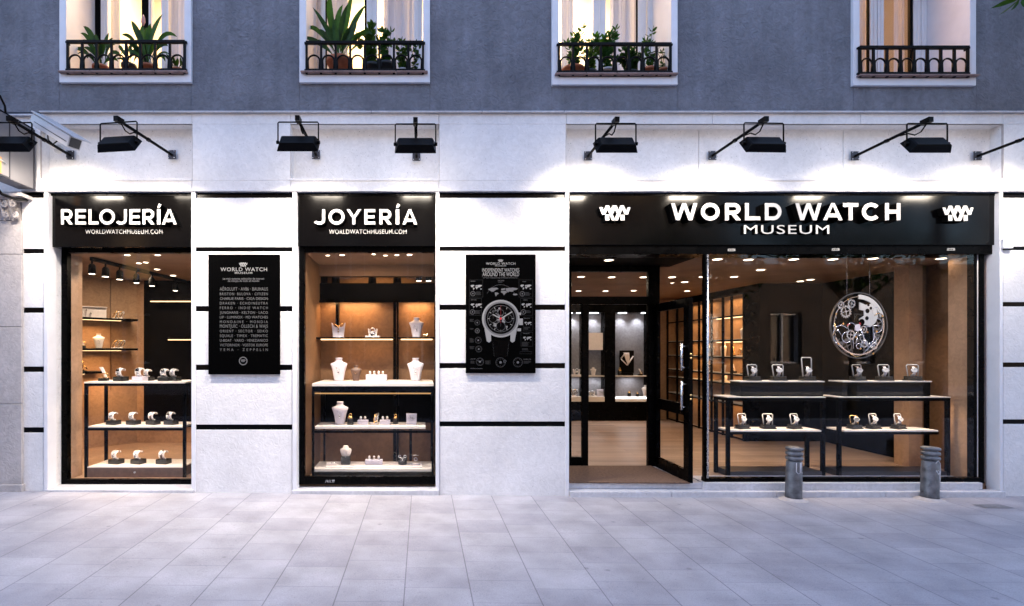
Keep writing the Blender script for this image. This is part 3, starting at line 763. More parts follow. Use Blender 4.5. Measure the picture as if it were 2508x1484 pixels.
# entrance: soffit, door frame, transom, fixed light, open leaf
YD = 0.84
e = MB()
ax0, ax1 = X(1394, 0) - .0, X(1731, y)
e.box(ax0 - .02, ax1 + .02, 0.14, YD + .1, 2.478, 2.56)
e.build('entrance_soffit', M['matte'], B)
e = MB()
Zt, Zb = 0.10, 2.478
e.box(ax0 - .05, X(1400,YD), YD, YD+.06, Zt, Zb)
e.box(X(1588,YD), X(1616,YD), YD-.002, YD+.06, Zt, Zb)
e.box(X(1400,YD), X(1588,YD), YD, YD+.06, Z(665,YD), Zb)
e.box(X(1400,YD), X(1588,YD), YD, YD+.06, Z(745,YD), Z(726,YD))
e.box(X(1616,YD), ax1, YD, YD+.06, Z(640,YD), Zb)
e.box(X(1426,YD), X(1441,YD), YD+.001, YD+.05, Zt, Z(745,YD))
e.box(X(1400,YD), X(1426,YD), YD+.001, YD+.05, Zt, Z(1120,YD))
df = e.build('door_frame', M['black'], B, bevel=0.003)
p = MB(); p.box(X(1400,YD), X(1588,YD), YD+.028, YD+.034, Z(727,YD), Z(664,YD)); p.build('transom_pane', M['glass'], df)
p = MB(); p.box(X(1398,YD), X(1427,YD), YD+.028, YD+.034, Z(1121,YD), Z(744,YD)); p.build('fixed_pane', M['glass'], df)
xd = X(1602, YD); yA, yB = 0.03, 0.83
lf = MB(); zB, zT = 0.115, 2.02
for a, b in [(yA, yA+.11), (yB-.06, yB)]: lf.box(xd, xd+.045, a, b, zB, zT)
lf.box(xd+.001, xd+.044, yA+.11, yB-.06, zB, zB+.12); lf.box(xd+.001, xd+.044, yA+.11, yB-.06, zT-.09, zT)
lf.box(xd+.001, xd+.044, yA+.11, yB-.06, 0.80, 0.92)
door = lf.build('entrance_door', M['black'], B, bevel=0.003)
p = MB(); p.box(xd+.018, xd+.024, yA+.1, yB-.05, zB+.1, zT-.08); p.build('door_pane', M['glass'], door)
h = MB(); xh = xd - .045
for z0, z1 in [(0.86, 1.16), (1.27, 1.55)]:
    h.tube([(xh, yA+.055, z0), (xh, yA+.055, z1)], 0.014, 10)
    for zz in (z0 + .03, z1 - .03): h.tube([(xh, yA+.055, zz), (xd+.004, yA+.055, zz)], 0.008, 8)
h.build('handle', M['steel'], door)
p = MB()
for zz in (0.98, 1.02, 1.40, 1.44): p.lathe([(0.011,0),(0.011,-.012),(0.0001,-.013)], (xd+.02, yA, zz), 12, axis='y')
p.build('lock', M['gold'], door)
mt = MB(); mt.add([(X(1394)+.02, 0.05, .112), (X(1692), 0.02, .112), (X(1592,YD), YD-.02, .112), (X(1394)+.02, YD-.02, .112),
                   (X(1394)+.02, 0.05, .124), (X(1692), 0.02, .124), (X(1592,YD), YD-.02, .124), (X(1394)+.02, YD-.02, .124)],
                  [(0,3,2,1),(4,5,6,7),(0,1,5,4),(1,2,6,5),(2,3,7,6),(3,0,4,7)])
tag(mt.build('door_mat', M['mat_']), 'brown coir mat inside the open shop entrance', 'door mat')

# neighbouring building on the left edge
NB = thing('neighbour_building', 'plain beige stone pilaster and block wall at the left edge beside the shop', 'building', (X(0), -0.03, 0))
p = MB()
for v0, v1 in [(541, 622), (623, 800), (801, 989), (990, 1187)]: p.pbox(-400, 52.3, v0, v1, -0.03, 0.3)
p.build('pilaster', M['old'], NB, bevel=0.004)
p = MB(); p.pbox(-400, 53, 1187.6, 1210, -0.05, 0.3); p.build('base', M['old'], NB, bevel=0.006)
p = MB(); p.pbox(-400, 50, 470.5, 541, -0.005, 0.3); p.build('wall', M['old'], NB)
cp = MB()   # carved capital: abacus, bell, scrolls, leaves
cp.pbox(-60, 52, 471, 480, -0.16, 0.0)
cp.pbox(-60, 47, 480, 486, -0.13, 0.0)
cp.loft([[(X(-60), -.03, Z(541)), (X(30), -.03, Z(541)), (X(30), .0, Z(541)), (X(-60), .0, Z(541))],
         [(X(-60), -.07, Z(520)), (X(37), -.07, Z(520)), (X(37), .0, Z(520)), (X(-60), .0, Z(520))],
         [(X(-60), -.11, Z(486)), (X(43), -.11, Z(486)), (X(43), .0, Z(486)), (X(-60), .0, Z(486))]], 0, False)
co = cp.build('capital', M['old'], NB, bevel=0.006)
sc = MB()
def spiral(cx, cz, y, r0, turns, sgn, w):
    pts = []
    for k in range(28):
        t = k / 27; a = sgn * (t * turns * 2 * pi) + pi / 2; rr = r0 * (1 - t * 0.85)
        pts.append((cx + rr * cos(a), y - 0.006 * t, cz + rr * sin(a)))
    return pts
for uu, vv, r_, sg in [(33,500,.036,1), (11,500,.036,-1), (34,526,.030,-1), (12,525,.030,1), (-12,512,.04,1)]:
    pts = spiral(X(uu,-.1), Z(vv,-.1), -.105 if vv < 510 else -.085, r_, 1.6, sg, .01)
    sc.tube(pts, [0.014 - .008 * i / 27 for i in range(28)], 6)
for uu in (22.5, 1): sc.bar((X(uu,-.11), -.115, Z(487,-.11)), (X(uu,-.11), -.06, Z(538,-.1)), .012, .02)
sc.build('scroll', M['old'], co)

# ---------------------------------------------------------------- across the street (seen in the glass)
OB = thing('opposite_building', 'beige stone building across the street mirrored in the big shop window', 'building', (0, -16.2, 0))
p = MB(); HW = []
cols = [-21 + 3.0 * i for i in range(16)]
zr = [(0.9, 3.0), (4.4, 6.6), (7.6, 9.8)]
prev = -24
def top_of(c): return 5.0 if 14 < c < 23 else 12.0      # unseen roofline lowered so sky reflects in the shop glass
for c in cols + [99]:
    p.box(prev, min(c - .65, 26), -16.9, -16.2, 0, min(top_of(prev), top_of(c))); prev = c + .65
for c in cols:
    zp = 0
    for a, b in [q for q in zr if q[1] < top_of(c)] + [(top_of(c), 0)]:
        if a > zp: p.box(c - .65, c + .65, -16.9, -16.2, zp, a)
        zp = b
p.box(-24.2, 26.2, -16.15, -16.6, 3.5, 3.8); p.box(-24.2, 14, -16.0, -16.6, 11.6, 12.1)
p.build('wall', M['facing'], OB)
for c in cols:
    for a, b in [q_ for q_ in zr if q_[1] < top_of(c)]:
        q = MB(); q.box(c - .65, c - .57, -16.6, -16.45, a, b); q.box(c + .57, c + .65, -16.6, -16.45, a, b)
        q.box(c - .57, c + .57, -16.6, -16.45, b - .08, b); q.box(c - .57, c + .57, -16.6, -16.45, a, a + .08); q.box(c-.04, c+.04, -16.58, -16.47, a+.08, b-.08)
        q.box(c - .62, c + .62, -16.7, -16.62, a + .02, b - .02, 1)
        q.build('window', [M['upvc'], M['led'] if (int(c*7 + a*3) % 5 == 0) else M['camglass']], OB)  # some panes glow, added unseen to give bright reflections in the shop glass
# ---------------------------------------------------------------- signs with raised lettering
def sign(name, label, u0, u1, v0, v1, y, texts, logos=(), dp=0.065):
    t = thing(name, label, 'shop sign', (X((u0+u1)/2, y), y, Z(v1, y)))
    b = MB(); b.pbox(u0, u1, v0, v1, y, 0.2)
    b.build('panel', M['sign'], t, bevel=0.004)
    for s, a0, a1, c0, c1, bold, sp, d in texts:
        k = MB()
        if isinstance(s, list): letters_into(k, s, c0, c1, y - d, d - .001, bold)
        else: text_into(k, s, a0, a1, c0, c1, y - d, depth=d - .001, bold=bold, mi=0, side=1, spacing=sp)
        k.build('lettering', [M['letter2' if d < .02 else 'letter'], M['matte']], t)
    for a0, a1, c0, c1 in logos:
        k = MB(); logo_into(k, a0, a1, c0, c1, y - dp, dp - .001)
        k.build('emblem', [M['letter'], M['matte']], t)
    return t
sign('watchmaker_sign', 'black sign with white raised word RELOJERÍA over the left shop window', 128, 470, 475.5, 605, 0.045,
     [([('R',149.5,178.4), ('E',184.4,210.6), ('L',217.1,241.5), ('O',243.5,281.5), ('J',284.8,310.7), ('E',317.0,343.3), ('R',349.2,378.5), ('Í',384.8,393.0), ('A',396.6,432.9)], 0, 0, 512.2, 549.4, 6.9, 0, .065), ('WORLDWATCHMUSEUM.COM', 209, 398, 562, 572.5, .004, 1.1, .006)])
sign('jeweller_sign', 'black sign with white raised word JOYERÍA over the middle shop window', 728.5, 1067, 475.5, 603, 0.045,
     [([('J',770.0,796.2), ('O',804.9,843.8), ('Y',848.5,884.8), ('E',892.5,919.0), ('R',929.4,959.3), ('Í',969.4,977.7), ('A',985.9,1021.8)], 0, 0, 512.4, 549.4, 7.1, 0, .065), ('WORLDWATCHMUSEUM.COM', 806, 996, 562, 572.5, .004, 1.1, .006)])
sign('museum_sign', 'long black sign reading WORLD WATCH MUSEUM with a white emblem at each end', 1395, 2436, 474, 600, 0.04,
     [([('W',1643.5,1707.8), ('O',1716.9,1762.2), ('R',1775.8,1814.7), ('L',1824.7,1861.9), ('D',1873.2,1914.0)], 0, 0, 497.3, 539.2, 9.2, 0, .075), ([('W',1947.9,2012.3), ('A',2015.9,2063.9), ('T',2064.8,2102.0), ('C',2111.1,2153.7), ('H',2167.7,2205.3)], 0, 0, 497.3, 539.2, 9.2, 0, .075), ('MUSEUM', 1822, 2031, 551, 572.5, .0, 1.1, .03)],
     [(1468, 1544, 503, 540), (2308, 2384, 503.5, 541)])

# ---------------------------------------------------------------- posters on the piers
def poster_board(name, label, u0, u1, v0, v1):
    y = -0.028
    t = thing(name, label, 'poster', (X((u0+u1)/2, y), y, Z(v1, y)))
    b = MB(); b.pbox(u0, u1, v0, v1, y, 0.0); b.build('panel', M['poster'], t, bevel=0.003)
    return t, y - 0.0012
P1, yp = poster_board('brand_list_poster', 'black poster listing watch brands in rows of white capitals, on the left pier', 510, 685, 623, 917)
k = MB(); logo_into(k, 585, 606.5, 642.5, 653, yp); k.build('emblem', M['print'], P1)
k = MB()
text_into(k, 'WORLD WATCH', 540, 654, 655, 664, yp, bold=.006, spacing=1.15)
text_into(k, 'MUSEUM', 575, 618, 666, 670.5, yp, bold=.012, spacing=1.2)
k.build('title', M['print'], P1)
k = MB()
text_into(k, 'La más extensa selección de marcas', 546, 647, 680, 684.5, yp, bold=.01)
text_into(k, 'de relojes de todo el mundo', 558, 635, 685.5, 690, yp, bold=.01)
k.build('subtitle', M['print2'], P1)
lines = ['AĒROLUFT · AV86 · BAUHAUS', 'BRISTON· BULOVA · CITIZEN', 'CHARLIE PARIS · CIGA DESIGN', 'DRAKEN · ECHO/NEUTRA', 'FERRO · INDIE WATCH',
         'JUNGHANS · KELTON · LACO', 'LIP · LUMINOX · MD WATCHES', 'MONDAINE · MONDIA', 'MONTJUÏC · OLLECH & WAJS', 'ORIENT · SECTOR · SEIKO',
         'SQUALE · TIMEX · TREMATIC', 'U-BOAT · VARIO · VENEZIANICO', 'VICTORINOX · VOSTOK EUROPE', 'YEMA · ZEPPELIN']
spc = [1.1, 1.25, 1, 1.35, 1.5, 1.1, 1.05, 1.55, 1.1, 1.3, 1.15, 1.05, 1.05, 1.9]
k = MB()
for i, (s, sp) in enumerate(zip(lines, spc)):
    v = 705.2 + i * 11.38
    text_into(k, s, 538.5, 656, v - (1.6 if 'Ē' in s or 'Ï' in s else 0), v + 6.3, yp, bold=.0, spacing=sp)
k.build('brand_list', M['print4'], P1)
k = MB()
cx, cz, r_ = X(595.5, yp), Z(884, yp), X(606, yp) - X(595.5, yp)
k.ring((cx, cz), r_ * .78, r_, yp - .0003, yp + .0005, 28)
logo_into(k, 589.5, 601.5, 880, 886.5, yp - .0004)
k.build('seal', M['print2'], P1)

P2, yp = poster_board('watch_poster', 'black poster with a large chronograph picture and headline INDEPENDENT WATCHES AROUND THE WORLD', 1141, 1312, 623, 914)
def pu(z): return 1139.0 + z / 4.945     # poster close-up pixels to facade drawing
def pv(z): return 618.5 + z / 4.945
k = MB(); logo_into(k, pu(398), pu(463), pv(83), pv(113), yp); k.build('emblem', M['print'], P2)
k = MB()
text_into(k, 'WORLD WATCH', pu(254), pu(610), pv(119), pv(148), yp, bold=.006, spacing=1.15)
text_into(k, 'MUSEUM', pu(364), pu(498), pv(154), pv(167), yp, bold=.01, spacing=1.2)
text_into(k, 'INDEPENDENT WATCHES', pu(209), pu(657), pv(190), pv(232), yp)
text_into(k, 'AROUND THE WORLD', pu(211), pu(655), pv(237), pv(286), yp)
k.build('headline', M['print'], P2)
k = MB()
text_into(k, 'A cartography of independent horology, watchmaking and mechanical precision', pu(218), pu(634), pv(299), pv(310), yp)
for s, a, b, c, d in [('GENEVA', 70, 122, 341, 353), ('TOKYO', 696, 738, 346, 358), ('NEW YORK', 72, 140, 567, 578), ('LONDON', 702, 755, 569, 580), ('BESANCON', 717, 784, 792, 803),
                      ('GLASHUTTE', 702, 780, 974, 985), ('TIME ZONES', 397, 474, 333, 345), ('LOCAL TIME', 66, 126, 1284, 1294), ('UNIVERSAL TIME', 708, 796, 1287, 1298), ('WORLDWATCHMUSEUM.COM', 64, 210, 1400, 1410)]:
    text_into(k, s, pu(a), pu(b), pv(c), pv(d), yp)
k.build('caption', M['print2'], P2)
k = MB(); t2 = yp
def flat(mb, pts, y, mi=0):
    n = len(pts); ar = sum(pts[q][0]*pts[(q+1)%n][1]-pts[(q+1)%n][0]*pts[q][1] for q in range(n))
    if ar < 0: pts = pts[::-1]
    mb.add([(p[0], y, p[1]) for p in pts], [tuple(range(n))], mi)
CONT = [[(.02,.25),(.12,.1),(.3,.08),(.36,.2),(.27,.3),(.2,.48),(.14,.5),(.08,.36)], [(.24,.55),(.33,.58),(.37,.68),(.31,.8),(.27,.98),(.24,.75)],
        [(.44,.2),(.55,.12),(.58,.25),(.5,.36),(.44,.34)], [(.44,.42),(.58,.4),(.64,.52),(.58,.66),(.53,.85),(.49,.64),(.43,.54)],
        [(.58,.14),(.8,.08),(.98,.14),(.93,.3),(.84,.36),(.8,.5),(.7,.46),(.66,.56),(.6,.38)], [(.82,.7),(.93,.68),(.97,.8),(.88,.87),(.82,.82)]]
def wmap(mb, a, b, c, d, y, mi=0):
    for P in CONT: flat(mb, [(X(pu(a+(b-a)*p[0]), y), Z(pv(c+(d-c)*p[1]), y)) for p in P], y, mi)
for a, b, c, d in [(62,210,385,458), (665,808,382,455), (62,210,612,676), (680,810,610,676), (717,808,836,884), (698,808,1014,1070)]: wmap(k, a, b, c, d, t2, 0)
wmap(k, 270, 650, 415, 535, t2, 1)
def boxline(a, b, c, d):
    for (p, q, r, s) in [(a,b,c,c+2),(a,b,d-2,d),(a,a+2,c+2,d-2),(b-2,b,c+2,d-2)]:
        flat(k, [(X(pu(p),t2),Z(pv(r),t2)),(X(pu(q),t2),Z(pv(r),t2)),(X(pu(q),t2),Z(pv(s),t2)),(X(pu(p),t2),Z(pv(s),t2))], t2, 2)
for q in [(52,217,330,540),(652,820,330,540),(50,200,555,760),(672,820,555,760),(706,820,780,950),(676,820,966,1135),(664,810,1198,1228),(245,307,1308,1352)]: boxline(*q)
rnd = random.Random(3)
for a, b, c, d in [(134,205,474,515),(728,805,480,520),(120,190,700,745),(736,804,700,735),(56,112,806,840),(56,112,918,936),(56,110,1038,1090),(56,116,1136,1170),(716,790,900,935),(688,780,1082,1128),(690,784,1160,1186),(66,118,1312,1345),(708,800,1312,1345),(250,300,1316,1344),(400,470,352,368)]:
    z = c
    while z < d:
        e = a + (b - a) * rnd.uniform(.6, 1)
        flat(k, [(X(pu(a),t2),Z(pv(z),t2)),(X(pu(e),t2),Z(pv(z),t2)),(X(pu(e),t2),Z(pv(z+4),t2)),(X(pu(a),t2),Z(pv(z+4),t2))], t2, 2); z += 9
def pring(a, c, r0, r1, mi, n=28): k.ring((X(pu(a),t2), Z(pv(c),t2)), r0/4.945/240, r1/4.945/240, t2, t2+.0008, n, mi)
for a, c, r_ in [(95,497,30),(694,499,30),(90,719,30),(706,719,30),(148,948,28),(148,848,34),(160,1062,40),(166,1168,40),(180,1322,48),(640,1330,58),(430,1330,60),(483,1318,18)]:
    pring(a, c, r_*.88, r_, 2 if r_ > 33 else 1); pring(a, c, 0.5, r_*.25, 1, 12)
    for q in range(12): 
        an = q*pi/6; pring(a + r_*.7*cos(an), c + r_*.7*sin(an), .5, 2.2, 1, 6)
k.bar((X(pu(180),t2), t2-.0002, Z(pv(1322),t2)), (X(pu(150),t2), t2-.0002, Z(pv(1303),t2)), .0005, .003, 1); k.bar((X(pu(180),t2), t2-.0002, Z(pv(1322),t2)), (X(pu(214),t2), t2-.0002, Z(pv(1300),t2)), .0005, .003, 1)
for q in range(25):
    an = radians(38 + q * 104/24); pring(432 - 330*cos(an)*0.62, 800 - 262*sin(an) - 150 + (0), .5, 3.4, 1, 6)
k.build('infographic', [M['print'], M['print2'], M['print3']], P2)
k = MB(); wc, wz = X(pu(432),yp), Z(pv(800),yp); q = 1/4.945/240
ys_ = yp - .0006
k.prism([(wc - 108*q, wz - 262*q), (wc + 112*q, wz - 262*q), (wc + 88*q, wz - 462*q), (wc - 82*q, wz - 462*q)], ys_, yp, 4)
for sg in (-1, 1): k.bar((wc + sg*96*q, ys_ - .0003, wz - 290*q), (wc + sg*78*q, ys_ - .0003, wz - 455*q), .0004, 3*q, 3)       # strap
for sg in (-1, 1):
    k.prism([(wc + sg*118*q, wz - 150*q), (wc + sg*196*q, wz - 120*q), (wc + sg*168*q, wz - 272*q), (wc + sg*140*q, wz - 288*q), (wc + sg*116*q, wz - 270*q)], ys_ - .0006, yp, 0)
for dx, dz, w_, h_ in [(222,58,44,30),(244,-38,44,78),(222,-134,44,34)]:
    k.obox((wc + dx*q, ys_, wz + dz*q), (w_/2*q,0,0), (0,.0004,0), (0,0,h_/2*q), 0)
k.ring((wc, wz), 206*q, 226*q, ys_ - .0016, yp, 48, 0); k.ring((wc, wz), 186*q, 205*q, ys_ - .0014, yp, 48, 3)
k.ring((wc, wz), 1*q, 187*q, ys_ - .0012, yp, 48, 4)
k.ring((wc, wz), 158*q, 161*q, ys_ - .0016, ys_ - .001, 48, 3)
for an in range(12):
    a_ = an * pi / 6; c_, s_ = cos(a_), sin(a_)
    k.bar((wc + 132*q*c_, ys_ - .0016, wz + 132*q*s_), (wc + 156*q*c_, ys_ - .0016, wz + 156*q*s_), .0008, 6*q, 0)
rn = random.Random(5)
for i in range(46):
    a_ = rn.uniform(0, 2*pi); d_ = rn.uniform(20, 125) * q
    k.ring((wc + d_*cos(a_), wz + d_*sin(a_)), rn.uniform(2,7)*q, rn.uniform(8,14)*q, ys_ - .00145 - i*1e-6, ys_ - .0011, 12, rn.choice([3, 3, 0]))
for dx, dz, r_ in [(-92,0,48), (92,0,48), (0,-92,56), (0,74,36)]:
    k.ring((wc + dx*q, wz + dz*q), 1*q, r_*q, ys_ - .0018, ys_ - .001, 28, 4); k.ring((wc + dx*q, wz + dz*q), (r_-3)*q, r_*q, ys_ - .0020, ys_ - .001, 28, 3)
    k.bar((wc + dx*q, ys_ - .0022, wz + dz*q), (wc + dx*q, ys_ - .0022, wz + (dz + r_*.7)*q), .0004, 5*q, 0)
k.bar((wc, ys_ - .0026, wz), (wc - 98*q, ys_ - .0026, wz + 52*q), .0006, 13*q, 0)
k.bar((wc, ys_ - .0026, wz), (wc + 138*q, ys_ - .0026, wz + 84*q), .0006, 13*q, 0)
k.bar((wc, ys_ - .0032, wz - 55*q), (wc, ys_ - .0032, wz + 165*q), .0006, 6*q, 2)
k.ring((wc, wz), 1*q, 14*q, ys_ - .0036, ys_ - .002, 16, 2)
k.build('watch_picture', [M['print'], M['print3'], M['red'], M['print2'], M['black']], P2)

# ---------------------------------------------------------------- floodlights on arms
def floodlight():
    t = thing('floodlight', '', 'floodlight', (0, 0, 0))
    p = MB(); p.box(-.041, .041, -.012, 0, -.046, .046); p.build('wall_plate', M['plate'], t, bevel=0.003)
    p = MB()
    for sx in (-1, 1):
        for sz in (-1, 1): p.lathe([(.006, 0), (.006, -.006), (.0001, -.008)], (sx*.03, -.012, sz*.035), 8, axis='y')
    p.build('bolt', M['steel'], t)
    return t
FL = floodlight()
arm_b = MB(); arm_b.tube([(0, -.012, -.004), (0, -.05, -.002), (0, -.80, .02)], .014, 8); arm_b.box(-.02, .02, -.83, -.74, .0, .045)
arm_b.box(-.012, .012, -.40, -.36, -.008, .022)
arm_b.build('arm', M['lampblack'], FL)
cab = MB(); cab.tube([(0.01, -.77, .0), (.012, -.72, -.045), (.012, -.66, -.05), (.008, -.60, -.012), (.006, -.52, .0)], .006, 6); cab.build('cable', M['matte'], FL)
yk = MB(); yk.tube([(-.18, -.79, -.18), (-.18, -.79, -.01), (-.172, -.79, 0.0), (.172, -.79, 0.0), (.18, -.79, -.01), (.18, -.79, -.18)], .0065, 6); yk.build('yoke', M['lampblack'], FL)
hb = MB()
ca = radians(58)                      # housing tilted, lens facing down and towards the wall
Ax = Vector((1,0,0)); Ay = Vector((0, sin(ca-.5), -cos(ca-.5)));
dn = Vector((0, .78, -.625)).normalized()          # lens direction
up_ = Vector((0, -.625, -.78)).normalized()         # along the housing face, towards the street and down
hc = Vector((0, -.79, -.195))
def hp(a, b, c): return tuple(hc + Ax * a + up_ * b + dn * c)
R_ = []
for hw, b0, b1, c in [(.145, -.058, .058, -.045), (.155, -.064, .064, -.036), (.172, -.072, .072, .0), (.184, -.079, .079, .026)]:
    R_.append([hp(-hw, b0, c), hp(hw, b0, c), hp(hw, b1, c), hp(-hw, b1, c)])
hb.loft(R_, 0, False)
for sx in (-1, 1): hb.lathe([(.016, -.012), (.016, .012)], (sx*.182, -.79, -.18), 10, axis='x')
ho = hb.build('housing', M['lampblack'], FL, bevel=0.003)
ln = MB(); ln.add([hp(-.165,-.066,.0265), hp(.165,-.066,.0265), hp(.165,.066,.0265), hp(-.165,.066,.0265)], [(0,1,2,3)])
ln.build('lens', M['flood'], FL)
LAMPS = [(173,380,1.0,55,'floodlight cut by the left edge, in front of the grey hanging sign', 0),
         (422,379,1.0,295,'floodlight over the left end of the watchmaker sign, arm slanting left from its plate', -8),
         (774,379,1.0,295,'floodlight over the left end of the jeweller sign, arm bent to the left', 0),
         (1020,383,1.0,295,'floodlight seen head-on over the right end of the jeweller sign', 0),
         (1440,382,1.0,62,'floodlight over the shop entrance, first from the left above the long sign', 0),
         (1744,381,1.0,58,'floodlight above the word WORLD, second above the long sign', 2),
         (2093,382,1.0,54,'floodlight above the word WATCH, with the longest visible arm', 0),
         (2393,382,1.0,50,'floodlight at the right edge, only its wall plate and arm in the picture', 0)]
LB = []
for u, v, sc_, pw, lab, rz in LAMPS:
    yb = 0.10 if not (u == 2393) else 0.10
    o = place(FL, (X(u, yb), yb, Z(v, yb)), radians(rz), lab, group='black floodlights on wall arms')
    ORI[o.as_pointer()] = Vector(o.location)
    LB.append((o, pw))
for o, pw in LB:
    p = Vector(o.location)
    l = bpy.data.lights.new('flood_light', 'AREA'); l.shape = 'RECTANGLE'; l.size, l.size_y = .32, .12; l.energy = pw * FLOODK; l.color = FLOOD
    l.spread = radians(125); l.specular_factor = 1.0
    lo = bpy.data.objects.new('flood_light', l); COL.objects.link(lo)
    lo.parent = o; lo.location = Vector(hp(0, 0, .032))
    el_ = radians(72 if pw >= 150 else 41); ld_ = Vector((0, cos(el_), -sin(el_)))
    l.spread = radians(124 if pw >= 150 else 108)
    lo.rotation_euler = ld_.to_track_quat('-Z', 'Y').to_euler()

# ---------------------------------------------------------------- surveillance camera
T = thing('surveillance_camera', 'white box surveillance camera under the ledge, pointing down over the left window', 'camera', (X(140, -.3), -0.3, Z(310, -.3)))
c0 = Vector((X(100, -.18), -.18, Z(300, -.18))); c1 = Vector((X(182, -.42), -.42, Z(350, -.42)))
d = (c1 - c0).normalized(); sx = d.cross(Vector((0,0,1))).normalized(); sz = sx.cross(d).normalized()
def cring(p, w_, h_): return [p - sx*w_ - sz*h_, p + sx*w_ - sz*h_, p + sx*w_ + sz*h_*.8, p + sx*w_*.8 + sz*h_, p - sx*w_*.8 + sz*h_, p - sx*w_ + sz*h_*.8]
k = MB(); k.loft([cring(c0 - d*.09, .05, .045), cring(c0 - d*.05, .062, .056), cring(c1, .062, .056), cring(c1 + d*.012, .058, .052)], 0, False)
k.build('housing', M['camwhite'], T, bevel=0.004)
k = MB(); k.obox((c0 + c1)/2 + sz*.066 + d*.03, d*((c1-c0).length/2 + .10), sx*.072, sz*.006); k.build('sun_shield', M['camwhite'], T, bevel=0.003)
k = MB(); k.obox((c0 + c1)/2 + sx*.0635 - sz*.012, d*((c1-c0).length/2*.96), sx*.0015, sz*.003); k.obox((c0 + c1)/2 - sz*.057, d*((c1-c0).length/2*.9), sx*.05, sz*.002); k.build('seam', M['plate'], T)
k = MB(); k.obox(c1 + d*.013, sx*.048, sz*.043, d*.003); k.build('front_window', M['camglass'], T)
k = MB(); k.tube([c0 + d*.10 - sz*.055, c0 + d*.10 - sz*.12, Vector((c0.x + .06, -.10, c0.z - .20)), Vector((c0.x + .06, 0.0, c0.z - .20))], .018, 8); k.lathe([(.045, 0), (.045, -.02)], (c0.x + .06, 0.0, c0.z - .2), 14, axis='y'); k.build('bracket', M['camwhite'], T)
k = MB(); k.tube([c0 + d*.16 - sz*.055, c0 + d*.2 - sz*.11, c0 + d*.3 - sz*.12, c0 + d*.36 - sz*.06], .006, 6); k.build('cable', M['matte'], T)

# ---------------------------------------------------------------- hanging sign of the neighbour
xs_ = X(92, 0); T = thing('hanging_box_sign', 'grey box sign at the left edge with white script and an orange patch', 'hanging sign', (xs_, -.4, Z(467)))
zb_, zt_ = Z(467, 0), Z(467, 0) + .60
k = MB(); k.box(xs_ - .16, xs_, -1.0, -.04, zb_, zt_); k.build('box', M['signgrey'], T, bevel=0.006)
k = MB(); k.box(xs_, xs_ + .006, -.372, -.364, zb_ + .01, zt_ - .01); k.box(xs_, xs_ + .006, -.06, -.045, zb_, zt_); k.box(xs_, xs_ + .006, -1.0, -.364, zb_ - .002, zb_ + .015); k.build('trim', M['plate'], T)
k = MB()
def on(yv, zv): return (xs_ + .004, yv, zb_ + zv)
for pts in [[(-.98,.36),(-.86,.16),(-.80,.12),(-.70,.12)], [(-.70,.46),(-.70,.15),(-.76,.14)], [(-.66,.46),(-.62,.20),(-.52,.12),(-.42,.10)],
            [(-.74,.10),(-.72,.03),(-.60,.0)], [(-.70,.07),(-.66,.09),(-.62,.06),(-.66,.04)]]:
    k.tube([on(a, b + .03) for a, b in pts], .009, 6)
k.build('script', M['letter'], T)
k = MB(); k.box(xs_ + .001, xs_ + .005, -.55, -.47, zb_ + .02, zb_ + .17); k.build('patch', M['orange'], T)
k = MB()
k.bar((xs_ - .05, .0, zt_ + .03), (xs_ - .05, -1.0, zt_ + .03), .02, .012)
for yy in (-.2, -.75): k.bar((xs_ - .05, yy, zt_ + .03), (xs_ - .05, yy, zt_ - .01), .012, .012)
k.tube([(xs_-.05, -.35, zt_+.03), (xs_-.05, -.36, zt_+.1), (xs_-.05, -.42, zt_+.17), (xs_-.05, -.5, zt_+.19), (xs_-.05,-.54,zt_+.15), (xs_-.05,-.5,zt_+.12)], .010, 6)
k.tube([(xs_-.05, -.62, zt_+.03), (xs_-.05, -.62, zt_+.16), (xs_-.05, -.64, zt_+.17)], .008, 6)
k.build('scroll_bracket', M['iron'], T)
k = MB(); k.tube([(xs_-.08, -.40, zb_), (xs_-.08, -.42, zb_-.09), (xs_-.08, -.36, zb_-.14), (xs_-.08, -.20, zb_-.14), (xs_-.08, -.04, zb_-.11)], .014, 8); k.build('hook', M['iron'], T)

# small white box on the right pier
T = thing('alarm_box', 'small white alarm box on the right pier beside the long sign', 'alarm box', (X(2470), 0, Z(607)))
k = MB(); k.pbox(2458.5, 2483, 584, 607.5, -.045, 0.0); k.build('case', M['white'], T, bevel=0.006)
k = MB(); k.pbox(2467, 2475, 590, 601, -.048, -.0449); k.build('lens', M['ledw'] if False else M['letter'], T, bevel=0.002)

